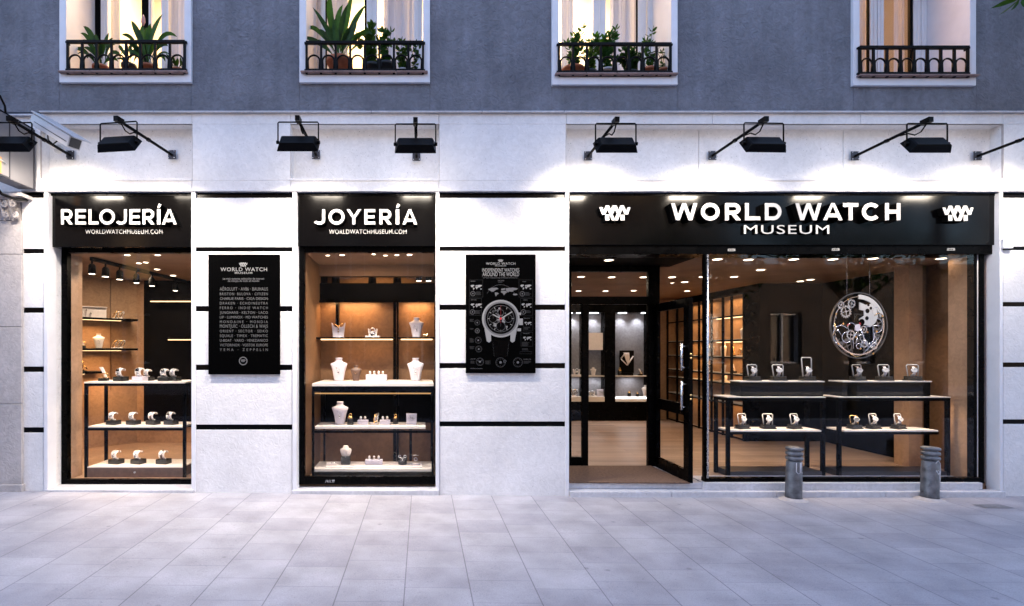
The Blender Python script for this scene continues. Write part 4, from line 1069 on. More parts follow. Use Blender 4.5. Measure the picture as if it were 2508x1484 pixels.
# ---------------------------------------------------------------- iron railings
def railing(u0, u1, v0, v1, n, label, arch=True, first=0):
    y = -0.03; t = thing('window_railing', label, 'railing', (X((u0+u1)/2,y), y, Z(v1,y)), group='black iron railings at the upper windows')
    x0, x1, zt, zb = X(u0,y), X(u1,y), Z(v0,y), Z(v1,y)
    k = MB(); k.box(x0 - .008, x1 + .008, y - .016, y + .016, zt - .030, zt); k.build('top_rail', M['iron'], t, bevel=0.003)
    k = MB(); k.box(x0, x1, y - .010, y + .010, zb + .022, zb + .046); k.build('bottom_rail', M['iron'], t, bevel=0.002)
    w_ = (x1 - x0) / n
    for i in range(n + 1):
        k = MB(); xx = x0 + w_ * i; k.box(xx - .011, xx + .011, y - .009, y + .009, zb - .005, zt - .030); k.build('baluster', M['iron'], t)
    for i in range(n):
        k = MB(); a = x0 + w_ * i + .014; b = x0 + w_ * (i + 1) - .014; r_ = (b - a) / 2; cx = (a + b) / 2; zz = zb + .165 - r_ + .02
        k.tube([(a + .004, y, zb + .046), (a + .001, y, zz)] + [(cx - r_ * cos(q * pi / 10), y, zz + r_ * sin(q * pi / 10)) for q in range(11)] + [(b - .001, y, zz), (b - .004, y, zb + .046)], .009, 6)
        k.build('arch', M['iron'], t)
    k = MB()
    for xx in (x0, x1):
        sg_ = -1 if xx == x0 else 1; k.box(xx + sg_*.008, xx + sg_*.022, y - .006, y + .05, zt - .026, zt - .008); k.box(xx + sg_*.011, xx + sg_*.022, y - .006, y + .05, zb + .026, zb + .042)
    k.build('wall_tie', M['iron'], t)
railing(166, 452, 99, 179, 8, 'black iron railing before the two large leafy plants, leftmost window')
railing(751, 1036, 101, 180, 8, 'black iron railing before the tall broad-leaved plant in a terracotta pot')
railing(1369, 1642, 105, 184, 8, 'black iron railing before the row of small herb pots')
railing(2106, 2370, 113, 188, 8, 'black iron railing with no plants behind it, rightmost window')

# ---------------------------------------------------------------- potted plants
def pot(t, r, h, m, loc):
    k = MB(); k.lathe([(r*.72, 0), (r*.95, h*.80), (r*1.08, h*.80), (r*1.08, h), (r*.95, h), (r*.92, h*.88)], loc, 24, cap=True); k.build('pot', m, t)
    k = MB(); k.lathe([(r*.92, h*.90), (.001, h*.92)], loc, 16, cap=False); k.build('soil', M['soil'], t)
def strap_leaf(mb, base, az, lean, ln_, w_, droop, rng_, mi=0):
    n = 9; pts = []; a = lean; p = Vector(base); dirh = Vector((cos(az), sin(az), 0))
    for i in range(n + 1):
        pts.append(p.copy()); p = p + (dirh * sin(a) + Vector((0,0,1)) * cos(a)) * ln_ / n; a += droop / n * (0.3 + 1.4 * i / n)
    side = Vector((-sin(az), cos(az), 0)); tw = rng_.uniform(-.5, .5); rows = []
    for i, p in enumerate(pts):
        t = i / n; wd = w_ * max(.10 if t < .35 else .0, sin(pi * min(1, max(0, (t - .26) / .74))) ** .8) / 2
        sd = (side * cos(tw * t) + Vector((0,0,1)) * sin(tw * t))
        lift = Vector((0,0,1)) * wd * .28
        rows.append([p - sd * wd + lift, p, p + sd * wd + lift])
    b = len(mb.v)
    for r_ in rows: mb.v.extend([tuple(q) for q in r_])
    for i in range(n):
        for j in range(2): mb.face((b+i*3+j, b+i*3+j+1, b+(i+1)*3+j+1, b+(i+1)*3+j), mi, True)
def small_leaf(mb, p, d, ln_, w_, rng_, mi=0):
    d = Vector(d).normalized(); s_ = d.cross(Vector((rng_.uniform(-1,1), rng_.uniform(-1,1), rng_.uniform(-.3,1)))).normalized()
    n_ = d.cross(s_); p = Vector(p)
    q = [p, p + d*ln_*.35 + s_*w_*.5 + n_*w_*.12, p + d*ln_*.7 + s_*w_*.4 + n_*w_*.06, p + d*ln_ - n_*w_*.2, p + d*ln_*.7 - s_*w_*.4 + n_*w_*.06, p + d*ln_*.35 - s_*w_*.5 + n_*w_*.12]
    mb.add(q, [(0,1,2,3), (0,3,4,5)], mi, True)
def herb(mb, base, hgt, n, spread, lf, rng_, stems=None, lw=.45, mi=0, si=1, thin=False):
    for s_ in range(n):
        az = rng_.uniform(0, 2*pi); sp = rng_.uniform(.2, 1) * spread; h = hgt * rng_.uniform(.6, 1.0)
        pts = [Vector(base) + Vector((cos(az)*sp*t**1.5, sin(az)*sp*t**1.5*.6, h*t)) + Vector((rng_.uniform(-.01,.01), 0, 0)) for t in [0, .25, .5, .75, 1]]
        mb.tube(pts, [.0045, .004, .0035, .003, .002], 5, si)
        for i in range(1, 5):
            for q in range(3 if thin else 5):
                t = rng_.uniform(0, 1); p = pts[i-1].lerp(pts[i], t); a = rng_.uniform(0, 2*pi)
                small_leaf(mb, p, (cos(a), sin(a)*.8, rng_.uniform(-.2, .9)), lf * rng_.uniform(.6, 1.1), lf * lw, rng_, mi)
        for q in range(4): small_leaf(mb, pts[-1], (cos(q*1.6), sin(q*1.6), 1.0), lf*.8, lf*lw*.8, rng_, mi)
def potted(name, label, u, y, zs, r, h, potm, build):
    t = thing(name, label, 'potted plant', (X(u, y), y, zs), group='potted plants on the window sills')
    loc = (X(u, y), y, zs); pot(t, r, h, potm, loc)
    build(t, Vector(loc) + Vector((0, 0, h * .9)))
    return t
def leaves(n, lmin, lmax, w_, seed, m, lean=(.05, .7), droop=(.3, 1.4), flowers=0):
    def f(t, b):
        rg = random.Random(seed); k = MB()
        for i in range(n):
            az = i * 2.399 + rg.uniform(-.4, .4)
            if sin(az) > .5: az = -az
            strap_leaf(k, b + Vector((rg.uniform(-.04,.04), rg.uniform(-.03,.03), 0)), az, rg.uniform(*lean), rg.uniform(lmin, lmax), w_ * rg.uniform(.7, 1.15), rg.uniform(*droop), rg, 0 if rg.random() < .65 else 1)
        k.build('leaves', [M[m], M['leaf2']], t)
        if flowers:
            k = MB(); top = b + Vector((.0, -.03, lmax * .92))
            k.tube([b, b + Vector((0, -.01, lmax*.5)), top], .004, 5, 1)
            k.loft([[top + Vector((rr*cos(a*pi/4), rr*sin(a*pi/4)*.6, hh)) for a in range(8)] for rr, hh in ((.006,-.02),(.026,.02),(.022,.06),(.003,.12))], 0, True); k.build('flower', [M['petal'], M['leaf']], t)
    return f
def bez_leaf(mb, b, c_, t_, w_, rg, mi=0):
    n = 10; rows = []; b, c_, t_ = Vector(b), Vector(c_), Vector(t_); tw = rg.uniform(-.6, .6)
    for i in range(n + 1):
        t = i / n; p = b*(1-t)**2 + c_*2*t*(1-t) + t_*t*t; d = ((c_-b)*(1-t) + (t_-c_)*t).normalized()
        sd = d.cross(Vector((0, 1, 0))); sd = sd.normalized() if sd.length > .05 else Vector((1,0,0))
        sd = (sd*cos(tw) + Vector((0,1,0))*sin(tw)).normalized()
        wd = w_*max(.09 if t < .4 else 0, sin(pi*min(1, max(0, (t-.22)/.78)))**.8)/2
        rows.append([p - sd*wd - Vector((0,wd*.35,0)), p, p + sd*wd - Vector((0,wd*.35,0))])
    k0 = len(mb.v)
    for r_ in rows: mb.v.extend([tuple(q) for q in r_])
    for i in range(n):
        for j in range(2): mb.face((k0+i*3+j, k0+i*3+j+1, k0+(i+1)*3+j+1, k0+(i+1)*3+j), mi, True)
def blades(off, specs, seed, m, flower=None):
    def f(t, b):
        rg = random.Random(seed); k = MB()
        for i, (cu, cv, tu, tv, w_) in enumerate(specs):
            yb = b.y + rg.uniform(-.04, .04); yt = b.y + rg.uniform(-.14, .10)
            k2 = (b.x + rg.uniform(-.035,.035), yb, b.z - .01)
            bez_leaf(k, k2, (X(off+cu/3, yt), (yb+yt)/2, Z(cv/3, yt)), (X(off+tu/3, yt), yt, Z(tv/3, yt)), w_*.64/3/238, rg, 0 if i % 3 else 1)
        k.build('leaves', [M[m], M['leaf2']], t)
        if flower:
            k = MB(); fu, fv = flower; top = Vector((X(off+fu/3, b.y), b.y - .02, Z(fv/3, b.y))); k.tube([b, b.lerp(top, .5), top], .004, 5, 1)
            k.loft([[top + Vector((rr*cos(q*pi/4), rr*sin(q*pi/4)*.6, hh)) for q in range(8)] for rr, hh in ((.006,-.02),(.024,.02),(.02,.06),(.003,.10))], 0, True); k.build('flower', [M['petal'], M['leaf']], t)
    return f
def herbs(hgt, n, spread, lf, seed, m, lw=.45, thin=False):
    def f(t, b):
        rg = random.Random(seed); k = MB(); herb(k, b, hgt, n, spread, lf, rg, lw=lw, thin=thin); k.build('leaves', [M[m], M['leaf2']], t)
    return f
yS = 0.13
z1s = Z(178, 0); z2s = Z(178.5, 0); z3s = Z(183, 0)
potted('leafy_plant', 'leafy plant with arching leaves in a terracotta pot, left in the leftmost window', 247, yS, z1s, .075, .13, M['terra'], blades(0, [(690,225,612,192,62),(680,250,590,243,50),(620,320,540,372,55),(640,350,560,410,50),(800,290,833,280,40),(660,280,608,290,45),(655,350,640,430,50),(850,330,890,425,55),(720,300,700,250,60),(780,320,850,330,50),(740,330,760,300,60),(680,330,610,350,50),(820,380,870,455,45),(700,380,660,300,45),(770,350,800,240,45)], 11, 'leaf2'))
potted('peace_lily', 'tall lily with broad leaves and one pink flower in a terracotta pot, leftmost window', 365, yS, z1s, .085, .13, M['terra'], blades(0, [(1035,250,965,150,72),(1105,230,1195,103,78),(1170,170,1303,272,66),(990,230,892,258,48),(1062,280,1040,190,70),(1090,300,1105,170,72),(1190,300,1238,340,50),(1200,350,1215,455,44),(965,300,880,405,55),(985,280,900,300,45),(1075,250,1075,200,60),(1150,320,1245,400,48),(1000,350,960,300,50),(1120,300,1150,330,60),(1040,330,1010,280,60)], 12, 'leaf', flower=(1060,185)))
potted('dark_pot_plant', 'low dark plant between the two large plants in the leftmost window', 316, yS + .02, z1s, .07, .16, M['dpot'], blades(0, [(900,330,870,350,50),(1000,320,1030,360,50),(890,380,850,440,45),(960,330,955,330,45),(930,400,900,460,40),(1000,380,1040,430,40),(940,300,920,310,45)], 13, 'leaf2'))
potted('spiky_plant', 'small spiky plant at the right end of the leftmost window sill', 437, yS, z1s, .055, .10, M['terra'], leaves(13, .12, .22, .03, 14, 'leaf2', lean=(.2, 1.0), droop=(.1, .8)))
potted('aspidistra', 'tall broad-leaved plant in the large terracotta pot, second window', 832, yS, z2s, .125, .20, M['terra'], blades(627, [(530,170,415,52,60),(510,120,545,-70,82),(570,180,638,32,66),(600,190,674,28,60),(660,150,712,-60,60),(690,160,808,35,64),(450,250,335,276,62),(430,130,368,235,58),(620,250,655,135,74),(700,260,742,160,76),(750,180,800,275,50),(790,120,858,258,50),(520,250,462,215,54),(540,230,500,160,64),(570,260,590,120,76),(640,270,690,200,66),(480,280,440,300,50),(740,280,830,300,52),(650,220,760,110,58)], 15, 'leaf'))
potted('climbing_plant', 'climbing plant with hand-shaped leaves in a dark blue pot, second window', 912, yS, z2s, .075, .15, M['dpot'], herbs(.46, 7, .20, .085, 16, 'leaf3', .7, True))
potted('trailing_plant', 'thin plant in a black pot in the middle of the second window', 945, yS - .02, z2s, .08, .15, M['dpot'], herbs(.40, 6, .16, .08, 17, 'leaf', .65, True))
potted('thin_plant', 'straggly thin plant in a small white pot at the right of the second window', 986, yS, z2s, .05, .10, M['wpot'], herbs(.32, 5, .12, .07, 18, 'leaf3', .6, True))
potted('red_leaf_plant', 'straggly red-tinged plant at the right end of the second window sill', 1015, yS, z2s, .045, .08, M['dpot'], herbs(.34, 4, .10, .055, 19, 'leaf3', .5, True))
potted('herb_plant', 'tall herb in the leftmost terracotta pot of the herb window', 1403, yS, z3s, .11, .125, M['terra'], herbs(.46, 8, .14, .075, 20, 'leaf', .4))
potted('yellow_herb', 'yellowish herb between the terracotta pots in the herb window', 1446, yS + .03, z3s, .06, .12, M['dpot'], herbs(.36, 9, .12, .055, 21, 'leaf3', .5))
potted('bushy_herb', 'tallest bushy herb in the white pot of the herb window', 1486, yS, z3s, .062, .12, M['wpot'], herbs(.46, 11, .15, .075, 22, 'leaf', .45))
potted('dark_bush', 'low dark round bush right of the white pot in the herb window', 1543, yS, z3s, .07, .09, M['dpot'], herbs(.22, 22, .16, .06, 23, 'leaf2', .55))
potted('single_stem_herb', 'single-stemmed herb with a star of leaves in the right terracotta pot', 1590, yS, z3s, .072, .125, M['terra'], herbs(.40, 3, .05, .08, 24, 'leaf', .35))
potted('wilted_herb', 'wilted little herb in the rightmost pot of the herb window', 1624, yS, z3s, .06, .12, M['terra'], herbs(.26, 3, .07, .05, 25, 'leaf3', .4, True))

# ---------------------------------------------------------------- bollards
def bollard_mesh(t):
    k = MB(); k.lathe([(.075, 0), (.073, .05), (.069, .375), (.066, .384)], (0,0,0), 28, cap=True); b_ = k.build('post', M['bollard'], t, world=False)
    k = MB(); k.lathe([(.056,.385),(.056,.394),(.074,.398),(.077,.412),(.074,.428),(.056,.432),(.056,.441),(.074,.445),(.077,.460),(.074,.476),(.056,.480),(.056,.490),(.074,.494),(.077,.506),(.076,.517),(.060,.525),(.0001,.528)], (0,0,0), 28, cap=False)
    k.build('ringed_cap', M['bollard'], t, world=False)
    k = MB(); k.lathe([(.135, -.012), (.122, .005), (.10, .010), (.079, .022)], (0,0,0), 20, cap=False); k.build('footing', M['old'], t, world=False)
def tagmark(t, strokes, zc):
    k = MB()
    for st_ in strokes:
        pts = []
        for a, z in st_:
            th = -pi/2 + a; pts.append((.0725*cos(th), .0725*sin(th), zc + z))
        k.tube(pts, .004, 5)
    k.build('graffiti_mark', M['graffiti'], t, world=False)
T = thing('bollard', 'upright grey iron bollard before the step, nearer the door, scrawl at the top', 'bollard', (X(1940,-.1), -.12, ground_z(3.5)), group='iron bollards by the step')
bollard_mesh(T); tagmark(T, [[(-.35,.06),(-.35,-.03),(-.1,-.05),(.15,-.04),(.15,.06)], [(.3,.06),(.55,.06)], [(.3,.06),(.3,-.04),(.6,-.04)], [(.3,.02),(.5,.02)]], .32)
T2 = thing('bollard', 'leaning grey iron bollard at the right end of the step, white letter R scrawl', 'bollard', (X(2272,-.1), -.12, ground_z(5)), group='iron bollards by the step')
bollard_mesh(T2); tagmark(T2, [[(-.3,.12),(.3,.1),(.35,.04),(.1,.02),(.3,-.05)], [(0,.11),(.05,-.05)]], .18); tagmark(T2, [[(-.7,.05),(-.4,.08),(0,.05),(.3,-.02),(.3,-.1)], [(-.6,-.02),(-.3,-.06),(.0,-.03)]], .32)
T2.rotation_euler = (0, radians(3.0), 0.5)
T.rotation_euler = (0, radians(1.0), 0)
# a dark drain cover in the paving
k = MB(); dz_ = ground_z(5.7) + .004; k.add([(X(2380,-.3), -.42, dz_), (X(2450,-.3), -.42, dz_), (X(2450,-.3), -.30, dz_), (X(2380,-.3), -.30, dz_)], [(0,1,2,3)])
tag(k.build('drain_cover', M['drain']), 'small dark drain cover in the paving near the right end of the step', 'drain cover')

# ---------------------------------------------------------------- street trees (one hangs into the upper right corner)
def tree(loc, h, cr, seed, label, nleaf, lfs, clear=None):
    rg = random.Random(seed); t = thing('street_tree', label, 'tree', loc, group='street trees along the kerb'); L0 = Vector(loc)
    k = MB(); top = L0 + Vector((0,0,h*.62)); k.tube([L0 - Vector((0,0,.1)), L0 + Vector((.03,.02,h*.3)), top], [.11,.085,.06], 10)
    ctr = L0 + Vector((0,0,h)); tips = []
    for i in range(11):
        a = rg.uniform(0, 2*pi); e = rg.uniform(-.3, 1.1); q = ctr + Vector((cos(a)*cos(e), sin(a)*cos(e), sin(e))) * cr * rg.uniform(.6, .95)
        k.tube([top, top.lerp(q, .5) + Vector((0,0,.12)), q], [.05,.03,.01], 6); tips.append(q)
    k.build('trunk', M['bark'], t)
    k = MB(); n = 0
    clumps = [(q, rg.uniform(.25, .5) * cr) for q in tips] + [(ctr + Vector((rg.gauss(0,.4), rg.gauss(0,.4), rg.gauss(0,.35))) * cr, rg.uniform(.25,.45)*cr) for _ in range(14)]
    while n < nleaf:
        c_, r_ = rg.choice(clumps); v_ = Vector((rg.gauss(0,1), rg.gauss(0,1), rg.gauss(0,.8))); v_ = v_.normalized() * r_ * rg.uniform(.3, 1.0) ** .5
        p = c_ + v_; n += 1
        if clear and clear(p): continue
        small_leaf(k, p, (rg.uniform(-1,1), rg.uniform(-1,1), rg.uniform(-1.2,.3)), lfs * rg.uniform(.7,1.2), lfs*.42, rg, 0 if rg.random() < .6 else 1)
    k.build('crown', [M['leaf'], M['leaf2']], t)
    return t
def infr(p):
    dpt = p.y + D0
    if dpt < .3: return False
    u = U0 + p.x / dpt * FPX; v = V0 - (p.z - EYE) / dpt * FPX
    return u < 2530 and v > -60
TT = tree((6.9, -1.6, 0), 5.6, 1.35, 31, 'street tree with dark leaves hanging into the upper right corner', 2600, .13, infr)
k = MB(); rg = random.Random(8); base = Vector((X(2560,-.75), -.75, Z(-45,-.75))); o = ORI[TT.as_pointer()]
tw = [Vector((6.5,-1.4,5.2)), base, Vector((X(2495,-.75), -.75, Z(-8,-.75)))]
k.tube(tw, [.02,.008,.003], 6, 2)
for (a, b, c, d) in [(2505,-10,2441,12),(2502,-8,2462,31),(2498,-6,2478,26),(2500,-6,2500,30),(2508,-12,2450,2),(2515,-12,2514,18)]:
    p = Vector((X(a,-.75), -.75 + rg.uniform(-.03,.03), Z(b,-.75))); q = Vector((X(c,-.75), -.75 + rg.uniform(-.05,.05), Z(d,-.75)))
    small_leaf(k, p, q - p, (q-p).length, .045, rg, 0)
k.build('leafy_twig', [M['leaf'], M['leaf2'], M['bark']], TT)
tree((6.6, -8.2, -.1), 4.1, 1.7, 32, 'street tree behind the photographer, mirrored in the big shop window', 1800, .2)
tree((11.5, -8.6, -.1), 4.3, 1.8, 33, 'street tree further right behind the photographer, mirrored in the glass', 1800, .2)
# ---------------------------------------------------------------- inside the shop: shell
def shell(name, mb, m, **kw): return tag(mb.build(name, m, **kw), kind='structure')
k = MB()
k.box(-5.4, -1.86, .27, 3.05, 0.02, .1); shell('floor', k, M['beige'])
k = MB(); k.box(-1.86, .24, .16, 1.9, 0.02, .1); shell('floor', k, M['beige'])
k = MB(); k.box(1.40, X(1731,.06), .061, YD, .052, .1115); shell('entrance_floor', k, M['stone2'])
k = MB(); k.box(1.40, 6.3, YD, 5.3, 0.02, .1); k.box(X(1731,.06)+.005, 6.3, .142, YD - .0005, 0.02, .0995); shell('floor', k, M['wood'])
ZC = 2.49
k = MB(); k.box(-5.4, -1.86, .27, 3.05, 2.516, 2.6); shell('ceiling', k, M['ceil'])
k = MB(); k.box(-1.86, .24, .16, 1.9, 2.51, 2.6); shell('ceiling', k, M['ceil'])
k = MB(); k.box(1.40, 6.3, YD + .06, 5.3, ZC, 2.6); k.box(X(1731,.06)+.004, 6.3, .14, YD + .0595, ZC, 2.6); shell('ceiling', k, M['ceil'])
k = MB(); k.box(-5.5, 6.4, .42, 5.5, 2.61, 2.7); k.box(-5.5, 6.4, .43, 5.5, 6.9, 7.0); shell('upper_floor', k, M['joint'])  # unseen slabs and outer walls below, added to stop sky light leaking in
k = MB(); k.box(-5.5, -5.4, .2, 5.5, -.05, 6.9); k.box(6.31, 6.4, .45, 5.5, -.05, 6.9); k.box(-5.4, 6.3, 5.32, 5.5, -.05, 6.9); shell('outer_wall', k, M['joint'])
# left window room
k = MB(); k.box(-4.2, -3.77, .272, .47, .1, 2.516); shell('stone_pillar', k, M['beige'])
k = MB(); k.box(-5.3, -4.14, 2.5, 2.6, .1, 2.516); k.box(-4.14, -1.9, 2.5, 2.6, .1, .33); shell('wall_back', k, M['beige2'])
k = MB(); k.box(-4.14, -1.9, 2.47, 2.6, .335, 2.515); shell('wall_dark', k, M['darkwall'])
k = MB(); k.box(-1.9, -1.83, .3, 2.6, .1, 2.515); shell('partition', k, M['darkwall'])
nd = Vector((-.735, .678, 0)); td = Vector((.678, .735, 0))
def dg(s, n, z): return Vector((-4.56, 1.70, 0)) + td * s + nd * n + Vector((0, 0, z))
def dslab(mb, s0, s1, n0, n1, z0, z1, mi=0): mb.obox(dg((s0+s1)/2, (n0+n1)/2, (z0+z1)/2), td*(s1-s0)/2, nd*(n1-n0)/2, (0,0,(z1-z0)/2), mi)
k = MB(); dslab(k, -.7, .82, .32, .38, .1, 2.515); shell('wall_diagonal', k, M['beige2'])
k = MB(); dslab(k, -.5, .02, .30, .319, 1.55, 2.2); dslab(k, .02, .04, .29, .319, .9, 2.2); dslab(k, .43, .44, .30, .319, .9, 2.5); shell('wall_panel_dark', k, M['brown'])
def dshelf(zt, s1, label):
    t = thing('wall_shelf', label, 'shelf', dg(.1, .1, zt), group='lit corner shelves in the left window')
    k = MB(); dslab(k, -.3, s1, 0, .32, zt - .03, zt); k.build('board', M['black'], t, bevel=.002)
    k = MB(); dslab(k, -.28, s1 - .22, .006, .03, zt - .036, zt - .0302); k.build('light_strip', M['led'], t)
    c = dg(.12, .10, zt - .05)
    area('shelf_light', c, .5, 4.0 * INK, WARM, size_y=.05, parent=t, rot=(radians(-12), 0, math.atan2(td.y, td.x)))
dshelf(1.925, .70, 'upper lit corner shelf with a white necklace card, left window')
dshelf(1.505, .70, 'middle lit corner shelf with a white bust, left window')
dshelf(1.19, .25, 'lowest corner shelf with a gold ornament, left window')
def lshelf(u0, u1, v, label, dep=.22):
    y = 2.25; t = thing('wall_shelf', label, 'shelf', (X(u0, y), y, Z(v, y)), group='lit shelves on the dark wall')
    k = MB(); k.box(X(u0,y), X(u1,y), y, 2.47, Z(v,y), Z(v,y) + .03); k.build('board', M['black'], t)
    k = MB(); k.box(X(u0,y) + .02, X(u1,y) - .02, y - .004, y + .02, Z(v,y) - .012, Z(v,y) - .0005); k.build('light_strip', M['led'], t)
lshelf(365, 560, 737, 'upper long lit shelf on the dark wall, left window')
lshelf(408, 560, 831, 'lower lit shelf on the dark wall, left window')
# middle window room
xl = X(745, .09) - .012
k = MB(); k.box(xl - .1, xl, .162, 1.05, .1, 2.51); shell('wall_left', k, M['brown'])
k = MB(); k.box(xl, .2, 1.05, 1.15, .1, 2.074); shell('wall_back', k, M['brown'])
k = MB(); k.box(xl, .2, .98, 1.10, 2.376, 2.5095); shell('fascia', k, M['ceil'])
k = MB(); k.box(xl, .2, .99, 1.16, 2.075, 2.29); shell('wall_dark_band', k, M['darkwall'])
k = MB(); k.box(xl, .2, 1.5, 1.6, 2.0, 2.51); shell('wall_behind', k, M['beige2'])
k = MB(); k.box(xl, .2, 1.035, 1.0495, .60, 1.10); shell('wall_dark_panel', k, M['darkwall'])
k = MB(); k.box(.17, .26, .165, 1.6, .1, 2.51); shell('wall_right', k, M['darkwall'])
k = MB()
for a, b, z0, z1 in [(822,829,1.63,2.075), (963,970,.1,2.075), (972,976,.1,2.075)]: k.box(X(a,.96), X(b,.96), .96, 1.034, z0, z1)
k.box(xl, .17, .955, .989, 2.055, 2.078)
shell('niche_frame', k, M['black'])
# right shop: side walls, shelving wall, dark back
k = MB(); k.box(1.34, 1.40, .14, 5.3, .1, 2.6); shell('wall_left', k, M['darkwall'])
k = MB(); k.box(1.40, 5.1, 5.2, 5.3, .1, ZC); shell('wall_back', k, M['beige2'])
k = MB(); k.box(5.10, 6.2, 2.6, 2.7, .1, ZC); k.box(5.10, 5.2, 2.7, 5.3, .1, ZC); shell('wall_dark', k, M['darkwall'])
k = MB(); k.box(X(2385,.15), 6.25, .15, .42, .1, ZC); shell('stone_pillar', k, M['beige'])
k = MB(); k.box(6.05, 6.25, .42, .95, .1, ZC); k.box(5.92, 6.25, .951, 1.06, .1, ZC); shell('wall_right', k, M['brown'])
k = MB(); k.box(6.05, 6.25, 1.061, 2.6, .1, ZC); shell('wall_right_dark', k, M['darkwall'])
k = MB(); k.box(5.76, 5.919, .86, 1.06, .1, ZC); shell('stone_pillar_back', k, M['beige'])

# downlights (discs in the ceilings) and the lamps that go with them
DL = thing('downlight', '', 'ceiling light')
k = MB(); k.lathe([(.058, 0), (.060, -.006), (.050, -.008), (.048, -.003)], (0,0,0), 20, cap=False); k.build('rim', M['shelf'], DL)
k = MB(); k.lathe([(.048, -.0035), (.0001, -.0036)], (0,0,0), 20, cap=False); k.build('bulb', M['down'], DL)
def dl(u, v, zc, label, grp, sc=1.0):
    dist = (zc - EYE) * FPX / (V0 - v)
    return place(DL, ((u - U0) / FPX * dist, dist - D0, zc - .001), 0, label, group=grp, scale=sc)
dl(1491, 636, 2.478, 'single ceiling light in the black soffit over the shop entrance', 'ceiling lights in the right shop')
for i, (u, v) in enumerate([(1423,677),(1498,678),(1576,678),(1417,712),(1483,712),(1552,711)]):
    dl(u, v, ZC, 'ceiling light seen through the glass over the door, %s of the %s row' % (['left','middle','right'][i % 3], 'near' if i < 3 else 'far'), 'ceiling lights in the right shop')
for u, v, s_ in [(1757,634,'just right of the steel corner post'),(1833,635,'second from the steel corner post'),(1944,634,'third from the steel corner post'),(2040,634,'above the left edge of the round watch emblem'),(2138,632,'above the right edge of the round watch emblem'),(2305,632,'in front of the lit stone pillar'),
                 (1863,660,'of the middle row, right'),(1798,677,'of the middle row, left'),(1721,677,'half behind the steel corner post'),(1646,678,'over the open door leaf'),(1677,690,'over the door leaf, lower right'),(1683,712,'deepest one over the door leaf'),(1960,688,'deep in the dark part of the shop'),(1985,684,'deepest in the dark part of the shop')]:
    dl(u, v, ZC, 'ceiling light in the big window, ' + s_, 'ceiling lights in the right shop')
for i, (u, v, sc_) in enumerate([(803,625,.45),(838,624,.55),(915,622,.4),(944,625,.45),(972,624,.5),(1003,623,.6)]):
    dl(u, v, 2.51, '%s small ceiling light from the left in the middle window' % ['first','second','third','fourth','fifth','sixth'][i], 'small ceiling lights in the middle window', sc_)
for i, (u, v, sc_, s_) in enumerate([(312,624,.6,'nearest the glass, left'),(386,624,.6,'nearest the glass, right'),(340,644,.6,'in the second row, left'),(357,642,.6,'in the second row, right'),(385,659,.7,'in the third row'),(424,674,.8,'deepest in the row')]):
    dl(u, v, 2.516, 'small ceiling light in the left window, ' + s_, 'ceiling lights in the left window', sc_)
# lamps
for x, y, p_, sz in [(-3.3, .8, 6, .3), (-3.75, 1.6, 19, .35), (-2.5, 1.0, 4, .3)]: area('ceiling_lamp', (x, y, 2.49), sz, p_ * INK, NEUT)
for u in (270, 330, 400): spot('display_spot', (X(u,.5), .5, 2.4), (X(u,.5) + .03, .5, .9), 26 * INK, NEUT, 50, .8)
for u in (850, 950): spot('display_spot', (X(u,.42), .36, 2.45), (X(u,.45) + .03, .55, .9), 14 * INK, NEUT, 52, .8)
area('niche_lamp', (-.85, .93, 2.045), .6, 5.0 * INK, WARM, size_y=.05, rot=(radians(14),0,0))
area('niche_lamp', (-.06, .93, 2.045), .3, 2.6 * INK, WARM, size_y=.05, rot=(radians(14),0,0))
area('ceiling_lamp', (-.55, .45, 2.49), .5, 6 * INK, NEUT, size_y=.25)
area('ceiling_lamp', (-.55, 1.3, 2.45), .8, 2 * INK, WARM, size_y=.15)
area('counter_lamp', (-.55, .38, 1.02), .9, 2.6 * INK, NEUT, size_y=.05)
area('counter_lamp', (-.55, .38, .57), .9, 2.2 * INK, NEUT, size_y=.05)
for x, y, p_ in [(2.4, 2.4, 20), (3.6, 2.3, 4), (3.0, 4.2, 6), (4.2, 3.6, 4)]: area('ceiling_lamp', (x, y, 2.45), .35, p_ * INK, NEUT)
for x in (3.55, 4.1, 4.85, 5.35): spot('display_spot', (x, .42, 2.45), (x + .05, .44, .9), 44 * INK, NEUT, 46, .8)
spot('display_spot', (5.88, .25, 2.46), (6.0, .3, .5), 26 * INK, WARM, 75, .8)
spot('display_spot', (5.55, .62, 2.46), (5.9, .9, .6), 9 * INK, WARM, 50, .8)
area('ceiling_lamp', (4.0, 1.5, 2.45), .5, 2 * INK, WARM)

# track with spotlights (left window)
TRK = thing('ceiling_track', 'black ceiling track carrying a row of spotlights in the left window', 'track', (-3.6, 1.2, 2.49))
k = MB(); k.bar((-3.66, .45, 2.492), (-3.50, 2.4, 2.492), .035, .04); k.build('rail', M['matte'], TRK)
SP = thing('track_spotlight', '', 'spotlight')
k = MB(); k.tube([(0,0,0),(0,0,-.05)], .010, 8); k.build('stem', M['matte'], SP)
k = MB(); k.lathe([(.022, -.04), (.036, -.06), (.040, -.15), (.034, -.152)], (0,0,0), 16, cap=False); k.build('barrel', M['matte'], SP)
k = MB(); k.lathe([(.034, -.150), (.0001, -.151)], (0,0,0), 16, cap=False); k.build('bulb', M['down'], SP)
for i, u in enumerate([237, 266, 296, 332, 365, 415]):
    dist = 3.6 * FPX / (U0 - u); y = dist - D0
    place(SP, (-3.69 + .082 * y, y, 2.475), 0, 'black track spotlight in the left window, %s from the glass' % ['first','second','third','fourth','fifth','sixth'][i], group='spotlights on the ceiling track')
